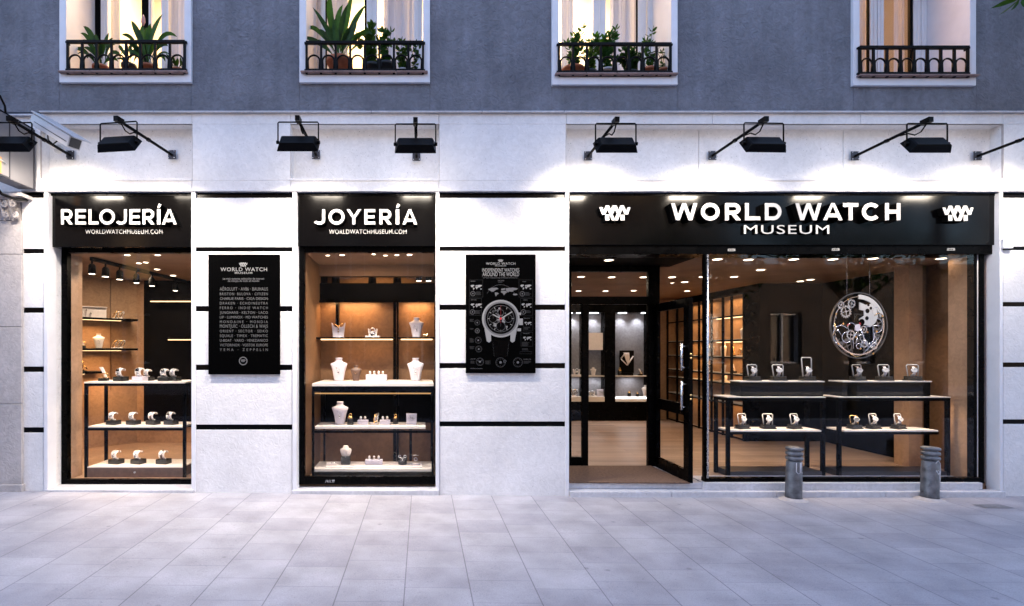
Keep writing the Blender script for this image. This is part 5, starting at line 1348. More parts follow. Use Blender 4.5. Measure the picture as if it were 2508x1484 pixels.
for i, u in enumerate([822, 912, 973, 1026, 1050]):
    place(SP, (X(u, 1.25), 1.25, 2.50 - (.02 if i < 3 else -.0)), 0, 'spotlight behind the beige fascia of the middle window, %s from the left' % ['first','second','third','fourth','fifth'][i], group='spotlights in the middle window', scale=1.35 if i < 3 else 1.0)

# ---------------------------------------------------------------- display furniture
def table(name, label, x0, x1, y0, y1, ztop, shelves, base, lw=.035, grp=None, topm='shelf', over=0.0, strip=True):
    t = thing(name, label, 'display table', ((x0+x1)/2, (y0+y1)/2, .1), group=grp)
    for xx in (x0, x1 - lw):
        for yy in (y0, y1 - lw):
            k = MB(); k.box(xx, xx + lw, yy, yy + lw, .1, ztop - .045); k.build('leg', M['black'], t, bevel=.002)
    k = MB()
    k.box(x0 - over, x1 + over, y0 - .001, y0 + .03, ztop - .045, ztop - (.018 if ztop > 1 else .0105)); k.box(x0 - over, x1 + over, y1 - .03, y1 + .001, ztop - .045, ztop - .018)
    for xx in (x0, x1 - lw): k.box(xx, xx + lw, y0 + .03, y1 - .03, ztop - .045, ztop - .018)
    k.build('top_frame', M['black'], t, bevel=.002)
    k = MB(); tt_ = .0175 if ztop > 1 else .010; k.box(x0 - over, x1 + over, y0 - .004, y1 + .004, ztop - tt_, ztop); k.build('tabletop', M[topm], t, bevel=.002)
    for z, xs0, xs1 in shelves:
        k = MB(); k.box(xs0, xs1, y0 + .012, y1 - .002, z - .018, z); k.build('shelf', M['shelf'], t, bevel=.002)
        k = MB(); k.box(xs0, xs1, y0 + .004, y0 + .035, z - .045, z - .0185); k.box(xs0, xs1, y1 - .03, y1 - .004, z - .045, z - .0185); k.build('shelf_rail', M['black'], t)
    if base:
        k = MB(); k.box(x0 + lw + .001, x1 - lw - .001, y0 + .004, y1 - .004, .101, base); k.build('base_drawer', M['taupe'] if base > .17 else M['plate'], t, bevel=.002)
        if base > .17:
            k = MB(); k.box(x0 + lw + .002, x1 - lw - .002, y0 + .006, y1 + .02, base + .0005, base + .012); k.build('base_shelf', M['shelf'], t)
            k = MB(); k.lathe([(.010, 0), (.010, -.012), (.0001, -.014)], ((x0+x1)/2, y0 + .004, (base+.11)/2), 12, axis='y'); k.build('knob', M['steel'], t)
    return t
yT = .33
ta0 = X(206, yT)
table('display_table', 'black framed three-tier watch table behind the left shop window', ta0, X(454, yT), yT, .72, 1.138, [(.655, ta0 + .036, X(454, yT) - .035)], .205, lw=.03)
for x0_, x1_, z_, y_, p_ in [(ta0, ta0 + 1.06, 1.085, .42, 5.0), (ta0, ta0 + 1.06, .605, .42, 5.0)]:
    area('tier_fill', ((x0_+x1_)/2, y_ - .06, z_), (x1_-x0_)*.9, p_ * INK, NEUT, size_y=.03, rot=(radians(20),0,0))  # added fill light under each tier to brighten the watches, no fixture
# glass counter of the middle window
tb0, tb1 = X(764, .25), X(1062, .25)
T = thing('display_counter', 'black framed jewellery counter with white tiers behind the middle shop window', 'display counter', ((tb0+tb1)/2, .5, .1))
k = MB(); k.box(tb0, tb1, .25, .95, 1.095, 1.125); k.build('countertop', M['shelf'], T, bevel=.002)
k = MB(); k.box(tb0 + .001, tb1 - .001, .252, .27, 1.04, 1.0945); k.build('top_rail', M['black'], T)
k = MB(); k.box(tb0 + .03, tb1 - .03, .2535, .2565, 1.012, 1.026); k.build('light_strip', M['led2'], T)
for xx in (tb0, tb1 - .022):
    for yy in (.251, .90):
        k = MB(); k.box(xx, xx + .022, yy, yy + .022, .1, 1.0395); k.build('leg', M['black'], T)
k = MB(); k.box(tb0 + .023, X(1042,.27), .30, .62, .632, .662); k.build('shelf', M['shelf'], T, bevel=.002)
k = MB(); k.box(tb0 + .023, tb1 - .023, .26, .29, .595, .62); k.build('shelf_rail', M['black'], T)
k = MB(); k.box(tb0 + .001, tb1 - .001, .274, .66, .178, .206); k.build('base_shelf', M['shelf'], T, bevel=.002)
k = MB(); k.box(tb0 + .001, tb1 - .001, .256, .60, .10, .177); k.build('base_drawer', M['block'], T, bevel=.002)
k = MB(); k.box(X(1001,.4), X(1008,.4), .66, .69, .21, .60); k.build('rear_post', M['black'], T)
k = MB(); k.box(tb0 + .023, tb1 - .023, .2575, .2605, .207, .594); k.build('pane', M['glass2'], T)
k = MB(); k.pbox(797, 1034, 1140, 1147, .30, .58, yr=.32); 
k = MB(); k.box(X(797,.33), X(1034,.33), .33, .58, .2065, .218); tag(k.build('display_tray', M['cream'], bevel=.002), 'wide low white tray on the bottom tier of the middle counter', 'tray')
T = thing('wall_shelf', 'lit upper wall shelf with necklace stands in the middle window', 'shelf', (-.5, .8, 1.6))
k = MB(); k.box(xl + .001, X(964,.78), .76, 1.034, 1.612, 1.631); k.box(X(974,.78), .165, .76, 1.034, 1.612, 1.631); k.build('board', M['black'], T)
k = MB(); k.box(X(786,.76), X(962,.76), .755, .775, 1.598, 1.6115); k.box(X(982,.76), X(1059,.76), .755, .775, 1.598, 1.6115); k.build('light_strip', M['led'], T)
area('shelf_lamp', (-.5, .9, 1.59), 1.0, 1.6 * INK, WARM, size_y=.04)
# right window tables with risers
t1a, t1b = X(1781, yT), X(2022, yT); t2a, t2b = X(2054, yT), X(2328, yT)
table('display_table', 'black framed watch table in the big window, left one, behind the first bollard', t1a, t1b, yT, .60, .975, [(.612, t1a + .036, t1b - .036)], .165, grp='tables in the big window')
table('display_table', 'black framed watch table in the big window, right one, behind the leaning bollard', t2a, t2b, yT, .60, .975, [(.612, t2a + .07, t2b - .12)], .165, grp='tables in the big window')
for x0_, x1_ in [(t1a, t1b), (t2a, t2b)]:
    area('tier_fill', ((x0_+x1_)/2, yT + .05, .925), (x1_-x0_)*.85, 4.5 * INK, NEUT, size_y=.03, rot=(radians(15),0,0))  # added fill under the tabletop, brightens the lower shelf without a fixture
def riser(u0, u1, label):
    y = .38; t = thing('display_riser', label, 'riser', (X((u0+u1)/2,y), y, .976), group='black risers with white tops on the tables')
    x0, x1 = X(u0,y), X(u1,y)
    k = MB(); k.box(x0 + .01, x1 - .01, y + .01, y + .19, .9755, 1.1308); k.build('box', M['matte'], t)
    k = MB(); k.box(x0, x1, y, y + .2, 1.131, 1.143); k.build('top', M['shelf'], t, bevel=.002)
riser(1812, 2020, 'black riser with white top and three framed watches, left table of the big window')
riser(2063, 2283, 'black riser with white top and three framed watches, right table of the big window')

# ---------------------------------------------------------------- goods on display (prototypes)
def rbox(mb, hx, hy, z0, z1, mi=0): mb.box(-hx, hx, -hy, hy, z0, z1, mi)
def cuff_proto(basem, dial, strap, name='watch_display'):
    t = thing(name, '', 'watch display')
    k = MB(); rbox(k, .068, .05, 0, .052); k.build('base', M[basem], t, bevel=.004)
    def arc(r0, r1, hx, a0, a1, zc, n=18):
        rings = []
        for i in range(n + 1):
            a = radians(a0 + (a1 - a0) * i / n); c_, s_ = -cos(a), sin(a)
            rings.append([(-hx, r0*c_, zc + 1.12*r0*s_), (hx, r0*c_, zc + 1.12*r0*s_), (hx, r1*c_, zc + 1.12*r1*s_), (-hx, r1*c_, zc + 1.12*r1*s_)])
        return rings
    k = MB(); k.loft(arc(.036, .042, .036, -80, 150, .101), 0, True); k.box(-.022, .022, -.01, .012, .0525, .064); k.build('cuff', M['cream'], t)
    k = MB(); k.loft(arc(.043, .047, .014, -60, 140, .101), 0, True); k.build('strap', M[strap], t)
    c = Vector((0, -.047*cos(radians(35)), .098 + .047*sin(radians(35)))); d = Vector((0, -cos(radians(35)), sin(radians(35))))
    k = MB(); q = d.to_track_quat('Z', 'Y').to_matrix().to_4x4(); q.translation = c
    k.lathe([(.020,-.002),(.026,.0),(.026,.008),(.022,.011)], (0,0,0), 20, cap=True); k.xform(q); k.build('case', M['steel'], t)
    k = MB(); k.lathe([(.021,.0113),(.0001,.0116)], (0,0,0), 20, cap=False); k.bar((0,0,.012),(0,.014,.012),.002,.001,1); k.bar((0,0,.012),(.010,.006,.012),.002,.001,1); k.xform(q); k.build('dial', [M[dial], M['letter']], t)
    return t
C1 = cuff_proto('block', 'poster', 'steel'); C2 = cuff_proto('block', 'letter', 'steel'); C3 = cuff_proto('block', 'letter', 'taupe'); C4 = cuff_proto('lilac', 'poster', 'steel')
def framed_proto(hh, dial, strapm, dark=False, name='watch_display'):
    t = thing(name, '', 'watch display'); fm = M['gold'] if dark else M['letter']
    k = MB(); rbox(k, .075, .048, 0, .014); rbox(k, .066, .040, .0142, .05); k.build('base', M['block'], t, bevel=.003)
    w0, w1 = .052, .057
    k = MB(); k.tube([(-w0+.004, 0, .0505), (-w1, .012, .05+hh-.012), (-w1+.010, .014, .05+hh), (w1-.010, .014, .05+hh), (w1, .012, .05+hh-.012), (w0-.004, 0, .0505)], .0055, 6); k.build('frame', fm, t)
    cz = .05 + .115 * .56
    k = MB(); k.tube([(0, .02, .052), (0, -.004, .07), (0, -.012, cz)], [.012,.009,.006], 8); k.build('stem', M['shelf'], t)
    c = Vector((0, -.02, cz)); d = Vector((-.25, -.9, .30)).normalized(); q = d.to_track_quat('Z', 'Y').to_matrix().to_4x4(); q.translation = c
    k = MB()
    k.loft([[(-.014*s_, yy, zz), (.014*s_, yy, zz), (.014*s_, yy, zz - .004), (-.014*s_, yy, zz - .004)] for yy, zz, s_ in [(.055,-.035,.7),(.044,-.014,.8),(.028,.0,1),(-.028,.0,1),(-.044,-.014,.8),(-.055,-.035,.7)]], 0, True); k.xform(q); k.build('strap', M[strapm], t)
    k = MB(); k.lathe([(.022,-.003),(.030,.0),(.030,.010),(.025,.013)], (0,0,0), 20); k.lathe([(.005,.030),(.005,.036)], (0,0,.004), 8, axis='x'); k.xform(q); k.build('case', M['steel'], t)
    k = MB(); k.lathe([(.0245,.0133),(.0001,.0136)], (0,0,0), 20, cap=False); k.bar((0,0,.0142),(0,.016,.0142),.003,.001,1); k.bar((0,0,.0142),(.012,.006,.0142),.003,.001,1); k.xform(q); k.build('dial', [M[dial], M['print3']], t)
    return t
F1 = framed_proto(.125, 'letter', 'cream'); F2 = framed_proto(.125, 'letter', 'lilac'); F3 = framed_proto(.205, 'letter', 'cream'); F4 = framed_proto(.105, 'print2', 'taupe', True)
def bust_proto(mats, h=.245, pend=True, chain='steel'):
    t = thing('necklace_bust', '', 'necklace bust'); s = h / .245
    k = MB(); rings = []
    for z, hx, hy, yc in [(0,.050,.036,0),(.012,.051,.037,0),(.10,.066,.042,0),(.150,.081,.044,0),(.178,.091,.042,.002),(.187,.086,.038,.004),(.199,.054,.032,.008),(.212,.034,.028,.010),(.238,.033,.027,.012),(.2385,.037,.030,.012),(.247,.036,.029,.012)]:
        rings.append([(hx*s*abs(cos(a))**.75*(1 if cos(a) >= 0 else -1), yc*s + hy*s*abs(sin(a))**.8*(1 if sin(a) >= 0 else -1), z*s) for a in [2*pi*j/28 for j in range(28)]])
    k.loft(rings, 0, True); k.build('torso', M[mats], t)
    k = MB(); pts = []
    for i in range(15):
        q = -1 + 2 * i / 14; zz = .112 + .105 * abs(q) ** 1.7; pts.append((.045 * q * s * (1 if abs(q) < .8 else 1 - (abs(q) - .8) * .6), (-.0475 + .038 * abs(q) ** 3) * s, zz * s))
    k.tube(pts, .0022 * s, 6); k.build('chain', M[chain], t)
    if pend:
        k = MB(); k.loft([[(.009*r_*cos(a)*s, -.050*s + .006*r_*sin(a)*s, (zz)*s) for a in [2*pi*j/10 for j in range(10)]] for zz, r_ in [(.076,.05),(.083,1),(.092,.9),(.106,.15)]], 0, True); k.build('pendant', M[chain], t)
    return t
BU = bust_proto('lilac'); BD = bust_proto('taupe', .17, False, 'gold'); BC = bust_proto('cream', .2)
BS = thing('necklace_bust', '', 'necklace bust')
k = MB(); rbox(k, .050, .04, 0, .09); k.build('base', M['block'], BS, bevel=.008)
k = MB(); k.loft([[(hx*cos(a), .03*sin(a)*(hx/.06)**.5, z) for a in [2*pi*j/24 for j in range(24)]] for z, hx in [(.088,.040),(.12,.056),(.155,.064),(.172,.058),(.182,.034),(.20,.029),(.205,.026)]], 0, True); k.build('torso', M['cream'], BS)
k = MB(); k.tube([(.026*q, -.032 + .02*abs(q)**3, .10 + .085*abs(q)**1.6) for q in [-1 + i/6 for i in range(13)]], .003, 6); k.lathe([(.0001,.078),(.007,.085),(.006,.095),(.001,.10)], (0,-.034,0), 10); k.build('necklace', M['steel'], BS)
def rings_proto(n, w_, hgt, mats='lilac'):
    t = thing('ring_display', '', 'ring display')
    k = MB(); rbox(k, w_/2, .034, 0, hgt); k.build('block', M[mats], t, bevel=.004)
    for i in range(n):
        x = (-.5 + (i + .5) / n) * w_ * .82
        k = MB(); k.lathe([(.014, 0), (.011, .01), (.013, .022), (.0115, .034), (.006, .040), (.0001, .0415)], (x, 0, hgt), 14); k.build('peg', M['cream'], t)
        k = MB(); k.lathe([(.0135,.017),(.0155,.020),(.0135,.023)], (x, 0, hgt), 14, cap=False); k.lathe([(.0001,.012),(.005,.018),(.0001,.024)], (x, -.016, hgt), 8); k.build('ring', M['gold'] if i % 2 else M['steel'], t)
    return t
R2 = rings_proto(2, .115, .05); R3 = rings_proto(3, .19, .055); R4 = rings_proto(4, .24, .075)
EC = thing('earring_stand', '', 'earring stand')
k = MB(); k.loft([[(-.055,-.03,0),(.055,-.03,0),(.055,-.02,0),(-.055,-.02,0)], [(-.058,-.01,.12),(.058,-.01,.12),(.058,.0,.12),(-.058,.0,.12)]], 0, False); k.box(-.055,.055,-.02,.03,0,.01); k.build('card', M['lilac'], EC, bevel=.003)
k = MB()
for x in (-.018, .018):
    k.tube([(x, -.016, .105), (x, -.022, .09)], .003, 6); k.ring((x, .072), .010, .015, -.026, -.022, 16)
k.build('earring', M['steel'], EC)
VS = thing('necklace_stand', '', 'necklace stand')   # tall stand with a heart-shaped opening
k = MB()
for sg in (-1, 1): k.prism([(0,0),(sg*.062,0),(sg*.082,.175),(sg*.070,.168),(sg*.060,.135),(sg*.035,.118),(sg*.008,.128),(0,.118)], -.012, .012)
k.box(-.066,.066,-.02,.03,0,.006); k.build('stand', M['lilac'], VS, bevel=.002)
k = MB(); k.tube([(-.06,-.016,.165),(-.03,-.018,.15),(0,-.02,.125),(.03,-.018,.15),(.06,-.016,.165)], .004, 6); k.tube([(0,-.02,.125),(.003,-.02,.10),(0,-.02,.085)], .005, 6); k.lathe([(.0001,0),(.010,.008),(.0001,.02)], (0,-.018,.06), 10); k.build('necklace', M['gold'], VS)
WS = thing('bracelet_stand', '', 'bracelet stand')
k = MB(); rbox(k, .085, .04, 0, .018); k.build('base', M['cream'], WS, bevel=.003)
k = MB(); k.prism([(-.045,.0185),(.045,.0185),(.058,.10),(.045,.105),(.03,.075),(-.03,.075),(-.045,.105),(-.058,.10)], -.02, .02); k.build('stand', M['cream'], WS, bevel=.003)
k = MB(); k.tube([(.028*cos(a), -.024 + .004*sin(a), .075 + .034*sin(a)) for a in [2*pi*i/20 for i in range(20)]], .007, 8, closed=True); k.build('bracelet', M['steel'], WS)
k = MB(); k.box(-.022,.022,-.028,-.0205,.02,.055); k.build('plaque', M['block'], WS)
JR = thing('ring_jar', '', 'ring stand')
k = MB(); k.lathe([(.032,0),(.034,.012),(.034,.06),(.030,.066)], (0,0,0), 20); k.build('jar', M['block'], JR)
k = MB(); k.lathe([(.026,.0665),(.028,.075),(.020,.088),(.008,.094),(.0001,.095)], (0,0,0), 16); k.tube([(.014*cos(a), 0, .10+.014*sin(a)) for a in [2*pi*i/14 for i in range(14)]], .004, 6, closed=True); k.build('ring', M['gold'], JR)
GC = thing('gold_box', '', 'trinket box')
k = MB(); rbox(k, .024, .018, 0, .03); k.box(-.026,.026,-.02,.02,.0305,.040); k.build('case', M['gold'], GC, bevel=.003); k = MB(); k.box(-.006,.006,-.0225,-.0205,.02,.034); k.build('clasp', M['steel'], GC)
CA = thing('card_holder', '', 'card holder')
k = MB(); k.obox((0,0,.055), (.045,0,0), (0,.0025,-.0006), (0,.012,.055)); k.build('card', M['glass2'], CA); k = MB(); rbox(k, .05, .03, 0, .012); k.build('foot', M['cream'], CA, bevel=.002)
k = MB(); k.ring((0, .06), .014, .02, -.010, -.006, 16); k.tube([(-.03,-.003,.10),(0,-.004,.105),(.03,-.003,.10)], .003, 6); k.build('earring', M['steel'], CA)
FC = thing('price_card', '', 'card')
k = MB(); k.obox((0,0,.014), (.055,0,0), (0,.035,.008), (0,-.0006,.0022)); k.build('card', M['cream'], FC); k = MB(); k.lathe([(.005,.018),(.007,.026),(.0001,.032)], (0,0,0), 10); k.lathe([(.005,.018),(.007,.026),(.0001,.032)], (.04,0.01,0), 10); k.build('stud', M['steel'], FC)
BK = thing('earring_block', '', 'earring stand')
k = MB(); k.lathe([(.05,0),(.053,.01),(.053,.085),(.048,.09)], (0,0,0), 24); k.build('block', M['block'], BK)
k = MB()
for x in (-.03, .03): k.tube([(x + .014*cos(a), -.045 + .004*sin(a), .098 + .014*sin(a)) for a in [2*pi*i/14 for i in range(14)]], .004, 6, closed=True)
k.tube([(-.02,-.054,.09),(0,-.056,.07),(.02,-.054,.09)], .004, 6); k.lathe([(.0001,0),(.007,.008),(.0001,.018)], (0,-.056,.05), 8); k.build('earring', M['steel'], BK)
LP = thing('bracelet_loop', '', 'bracelet stand')
k = MB(); rbox(k, .045, .03, 0, .03); k.build('base', M['block'], LP, bevel=.003)
k = MB(); k.loft([[(x - w_, -.012, z), (x + w_, -.012, z), (x + w_, .012, z), (x - w_, .012, z)] for x, z, w_ in [(.028,.0305,.008),(.012,.07,.010),(-.012,.12,.013),(-.026,.145,.016)]], 0, False); k.build('stand', M['cream'], LP)
k = MB(); k.tube([(.02 + .03*cos(a), -.018, .058 + .024*sin(a)) for a in [2*pi*i/18 for i in range(18)]], .005, 6, closed=True); k.build('bracelet', M['gold'], LP)
BF = thing('bracelet_fan', '', 'bracelet stand')
k = MB(); rbox(k, .07, .035, 0, .014); k.build('base', M['cream'], BF, bevel=.003)
for i in range(4):
    k = MB(); x = -.05 + i*.032; k.tube([(x + .02*cos(a) + .022*(1+sin(a)), -.01, .062 + .052*sin(a)) for a in [2*pi*j/22 for j in range(22)]], .006, 6, closed=True); k.build('bracelet', M['steel'] if i % 2 else M['gold'], BF)
NC = thing('necklace_card', '', 'necklace card')
k = MB(); k.box(-.17,.17,.02,.028,0,.16); k.box(-.17,.17,-.03,.019,.148,.16); k.build('panel', M['cream'], NC, bevel=.002)
for i in range(3):
    k = MB(); x = -.12 + i*.05; k.box(x-.010, x+.010, .0, .01, 0, .06 + .04*(i == 1)); k.lathe([(.012,0),(.008,.02),(.0001,.03)], (x, 0, .06 + .04*(i==1)), 10); k.build('stand', M['cream'], NC)
OR = thing('gold_ornament', '', 'ornament')
k = MB(); rbox(k, .05, .03, 0, .012); k.build('base', M['block'], OR, bevel=.002)
k = MB(); k.lathe([(.030,.013),(.014,.03),(.010,.06),(.022,.085),(.010,.10),(.018,.125),(.0001,.15)], (0,0,0), 16); k.tube([(0,0,.08),(.04,-.01,.06),(.055,-.01,.03)], .008, 6); k.build('figure', M['gold'], OR)

def put(proto, u, vb, y, label, rz=0.0, sc=1.0, grp=None, z=None):
    return place(proto, (X(u, y), y, Z(vb, y) if z is None else z), rz, label, group=grp, scale=sc)
gA, gJ, gW = 'watches on display in the left window', 'jewellery on display in the middle window', 'framed watches in the big window'
zA = 1.1385
put(LP, 254, 0, .50, 'white bracelet stand at the left end of the top tier, left window', rz=.3*.45, z=zA, grp=gA, sc=1.05)
put(C1, 296, 0, .47, 'steel watch on a black block, second on the top tier of the left window', rz=-.5*.45, z=zA, grp=gA, sc=.95)
put(C4, 343, 0, .47, 'watch on a white block, third on the top tier of the left window', rz=-.4*.45, z=zA, grp=gA, sc=.98)
put(C2, 362, 0, .55, 'watch half behind the white block on the top tier of the left window', rz=-.6*.45, z=zA, grp=gA, sc=.85)
put(C1, 404, 0, .48, 'left watch of the close pair on the top tier of the left window', rz=-.3*.45, z=zA, grp=gA, sc=.9)
put(C2, 427, 0, .50, 'right watch of the close pair on the top tier of the left window', rz=-.7*.45, z=zA, grp=gA, sc=.9)
zB_ = .6555
for i, (u, P_, rz) in enumerate([(278, C2, -.6), (327, C2, -.7), (375, C3, -.8), (419, C1, -.7)]):
    put(P_, u, 0, .48, 'watch on the middle tier of the left window, %s from the left' % ['first','second','third','fourth'][i], rz=rz*.45, z=zB_, grp=gA, sc=.93)
for i, (u, P_, rz) in enumerate([(285, C2, -.6), (339, C2, -.7), (401, C3, -.5)]):
    put(P_, u, 0, .50, 'watch on the bottom tier of the left window, %s from the left' % ['first','second','third'][i], rz=rz*.45, z=.2175, grp=gA, sc=.98)
def dput(proto, s, n, z, label, rz=0.75, sc=1.0): return place(proto, dg(s, n, z), rz, label, group='goods on the corner shelves', scale=sc)
dput(NC, .18, .2, 1.9255, 'white card with necklaces on the upper corner shelf')
dput(BF, .46, .12, 1.9255, 'fan of bracelets at the right end of the upper corner shelf', sc=.9)
dput(LP, .02, .12, 1.5055, 'black and gold bracelet stand on the middle corner shelf', sc=1.05)
dput(BC, .23, .12, 1.5055, 'white bust on the middle corner shelf')
dput(BF, .46, .12, 1.5055, 'fan of bracelets at the right end of the middle corner shelf')
dput(OR, .03, .12, 1.1905, 'gold ornament on the lowest corner shelf')
yU = .86
put(VS, 829, 0, yU, 'white stand with heart-shaped opening and gold pendant, upper shelf of the middle window', z=1.6315, grp=gJ)
put(WS, 913, 0, yU, 'small white bracelet stand with a dark plaque, upper shelf of the middle window', z=1.6315, grp=gJ)
put(BU, 1020, 0, yU, 'necklace bust at the right of the upper shelf, middle window', z=1.6315, grp=gJ, sc=.95)
put(GC, 1042, 0, yU - .03, 'tiny gold box beside the bust on the upper shelf, middle window', z=1.6315, grp=gJ)
yM = .72
put(BU, 830, 0, yM, 'necklace bust at the left end of the counter top, middle window', z=1.1255, grp=gJ, sc=1.08)
put(BD, 872, 0, yM + .03, 'brown bust beside the white box of rings on the counter top', z=1.1255, grp=gJ, sc=1.05)
put(R4, 922, 0, yM - .04, 'long white box with four rings on the counter top, middle window', z=1.1255, grp=gJ)
put(BU, 1018, 0, yM, 'necklace bust at the right end of the counter top, middle window', z=1.1255, grp=gJ, sc=1.07)
yL = .46
put(BU, 833, 0, yL, 'necklace bust on the middle tier of the jewellery counter', z=.6625, grp=gJ, sc=1.0)
put(JR, 858, 0, yL - .05, 'black jar with a gold ring beside the bust on the middle tier', z=.6625, grp=gJ, sc=1.05)
put(R2, 889, 0, yL - .03, 'white block with two rings, left one on the middle tier', z=.6625, grp=gJ)
put(BF, 918, 0, yL + .02, 'upright bracelets between the two ring blocks on the middle tier', rz=1.3, z=.6625, grp=gJ, sc=.95)
put(R2, 943, 0, yL - .03, 'white block with two rings, right one on the middle tier', z=.6625, grp=gJ)
put(JR, 969, 0, yL + .03, 'amber ring stand just left of the grey earring card, middle tier', z=.6625, grp=gJ, sc=.9)
put(EC, 1008, 0, yL - .02, 'grey card with drop earrings at the right of the middle tier', z=.6625, grp=gJ)
zK = .2185
put(FC, 812, 0, .42, 'flat white card with studs at the left of the bottom tier, middle window', z=zK, grp=gJ)
put(BS, 847, 0, .46, 'small bust on a black base, bottom tier of the middle window', z=zK, grp=gJ)
put(R3, 916, 0, .45, 'white block with three rings, bottom tier of the middle window', z=zK, grp=gJ)
put(BK, 986, 0, .46, 'black cylinder with hoop earrings, bottom tier of the middle window', z=zK, grp=gJ, sc=.95)
put(CA, 1018, 0, .44, 'clear card holder with an earring at the right of the bottom tier', z=zK, grp=gJ)
yR = .46
for i, (u, P_) in enumerate([(1843, F1), (1906, F2), (1977, F3)]):
    put(P_, u, 0, yR, ['framed watch at the left end of the left riser','framed watch in the middle of the left riser','watch in the tall frame at the right end of the left riser'][i], rz=[.1,-.1,.05][i], z=1.1435, grp=gW)
for i, (u, P_) in enumerate([(2100, F1), (2165, F2), (2236, F1)]):
    put(P_, u, 0, yR, 'framed watch on the right riser, %s, below the round emblem' % ['left end','middle','right end'][i], rz=[.15,-.1,-.2][i], z=1.1435, grp=gW)
for i, (u, P_) in enumerate([(1818, F2), (1881, F1), (1946, F2)]):
    put(P_, u, 0, yR - .01, 'framed watch on the lower shelf of the left table, %s' % ['left end','middle','right end'][i], rz=[.25,-.1,.3][i], z=.6125, grp=gW, sc=.93)
for i, (u, P_) in enumerate([(2093, F4), (2139, F1), (2200, F2)]):
    put(P_, u, 0, yR - .01, ['dark gold framed watch at the left of the lower shelf, right table','framed watch in the middle of the lower shelf, right table','framed watch at the right of the lower shelf, right table'][i], rz=[.2,.25,.3][i], z=.6125, grp=gW, sc=.93)

# ---------------------------------------------------------------- round watch emblem hanging in the big window
yE = .34; ex, ez, er = X(2104, yE), Z(797, yE), (X(2174, yE) - X(2034, yE)) / 2
T = thing('watch_emblem', 'big round skeleton watch emblem hanging in the right window, half black, half white', 'watch emblem', (ex, yE, ez - er))
def eprism(mb, pts, y0, y1, mi=0): mb.prism([(ex + a*er, ez + b*er*1.16) for a, b in pts], y0, y1, mi)
def earc(mb, cx, cz, r0, r1, a0, a1, y0, y1, mi=0, n=18):
    o_ = [(cx + r1*cos(radians(a0+(a1-a0)*i/n)), cz + r1*sin(radians(a0+(a1-a0)*i/n))) for i in range(n+1)]
    q = [(cx + r0*cos(radians(a0+(a1-a0)*i/n)), cz + r0*sin(radians(a0+(a1-a0)*i/n))) for i in range(n+1)]
    for i in range(n): eprism(mb, [o_[i], o_[i+1], q[i+1], q[i]], y0, y1, mi)
k = MB(); earc(k, 0, 0, .975, 1.0, 0, 360, yE, yE + .02, 0, 60); k.build('rim', M['gun'], T)
k = MB(); earc(k, 0, 0, 0.01, .93, 92, 200, yE + .006, yE + .012, 0, 26); k.build('black_half', M['poster'], T)
k = MB(); earc(k, 0, 0, .80, .93, 18, 90, yE + .004, yE + .014, 0, 20)
eprism(k, [(.03,.70),(.25,.62),(.45,.66),(.62,.50),(.68,.28),(.58,.08),(.40,-.05),(.25,.02),(.05,-.0),(.03,.2),(.2,.3),(.18,.45),(.03,.48)], yE + .003, yE + .014)
k.build('white_plate', M['letter'], T)
k = MB()
for a, b, r_ in [(.30,.44,.07),(.42,.52,.045),(.33,.62,.04),(.28,.22,.06),(.1,.1,.10)]: earc(k, a, b, .005, r_, 0, 360, yE + .0005, yE + .003, 0, 14)
k.build('plate_hole', M['poster'], T)
k = MB()
def etube(pts, r_, mb): mb.tube([(ex + a*er, yE + .006, ez + b*er*1.16) for a, b in pts], r_*.72, 6)
for c, d_, r_, a0, a1 in [(-.62,-.28,.28,40,250),(-.42,-.36,.16,60,330),(-.25,-.05,.13,0,250),(-.55,.30,.25,100,200),(.0,-.62,.08,0,360),(.3,-.30,.26,170,380),(.42,-.45,.2,180,400),(.62,.0,.22,260,440),(.6,.42,.13,0,260)]:
    etube([(c + r_*cos(radians(a0+(a1-a0)*i/16)), d_ + r_*sin(radians(a0+(a1-a0)*i/16))) for i in range(17)], .006, k)
for pts in [[(0,-.1),(-.2,-.4),(-.18,-.7)], [(.06,-.1),(.28,-.55),(.6,-.62)], [(-.02,-.3),(-.1,-.5),(.05,-.62),(.18,-.45),(.18,-.28),(-.02,-.3)], [(.2,-.05),(.5,-.02),(.52,-.5)], [(.5,.0),(.85,-.02)], [(-.75,-.1),(-.6,-.3)], [(.15,-.85),(.9,-.2)], [(-.9,.0),(-.75,-.2)], [(-.9,-.45),(-.5,-.75)]]: etube(pts, .0055, k)
k.build('bridge', M['chrome'], T)
def gear(mb, cx, cz, r, n, y0, y1, hole=.35, mi=0):
    for i in range(n):
        a, w_ = 2*pi*i/n, pi/n
        P = [(r*.86*cos(a-w_), r*.86*sin(a-w_)), (r*.86*cos(a-w_*.5), r*.86*sin(a-w_*.5)), (r*cos(a-w_*.35), r*sin(a-w_*.35)), (r*cos(a+w_*.35), r*sin(a+w_*.35)), (r*.86*cos(a+w_*.5), r*.86*sin(a+w_*.5)), (r*.86*cos(a+w_), r*.86*sin(a+w_)), (r*.66*cos(a+w_), r*.66*sin(a+w_)), (r*.66*cos(a-w_), r*.66*sin(a-w_))]
        eprism(mb, [(cx+p, cz+q) for p, q in P], y0, y1, mi)
    for i in range(4):
        a = pi*i/2 + r*9; eprism(mb, [(cx+.06*r*cos(a+1.57), cz+.06*r*sin(a+1.57)), (cx+.06*r*cos(a-1.57), cz+.06*r*sin(a-1.57)), (cx+.68*r*cos(a-.09), cz+.68*r*sin(a-.09)), (cx+.68*r*cos(a+.09), cz+.68*r*sin(a+.09))], y0+.001, y1-.0005, mi)
    earc(mb, cx, cz, .005, r*.2, 0, 360, y0-.001, y1, mi, 12)
k = MB()
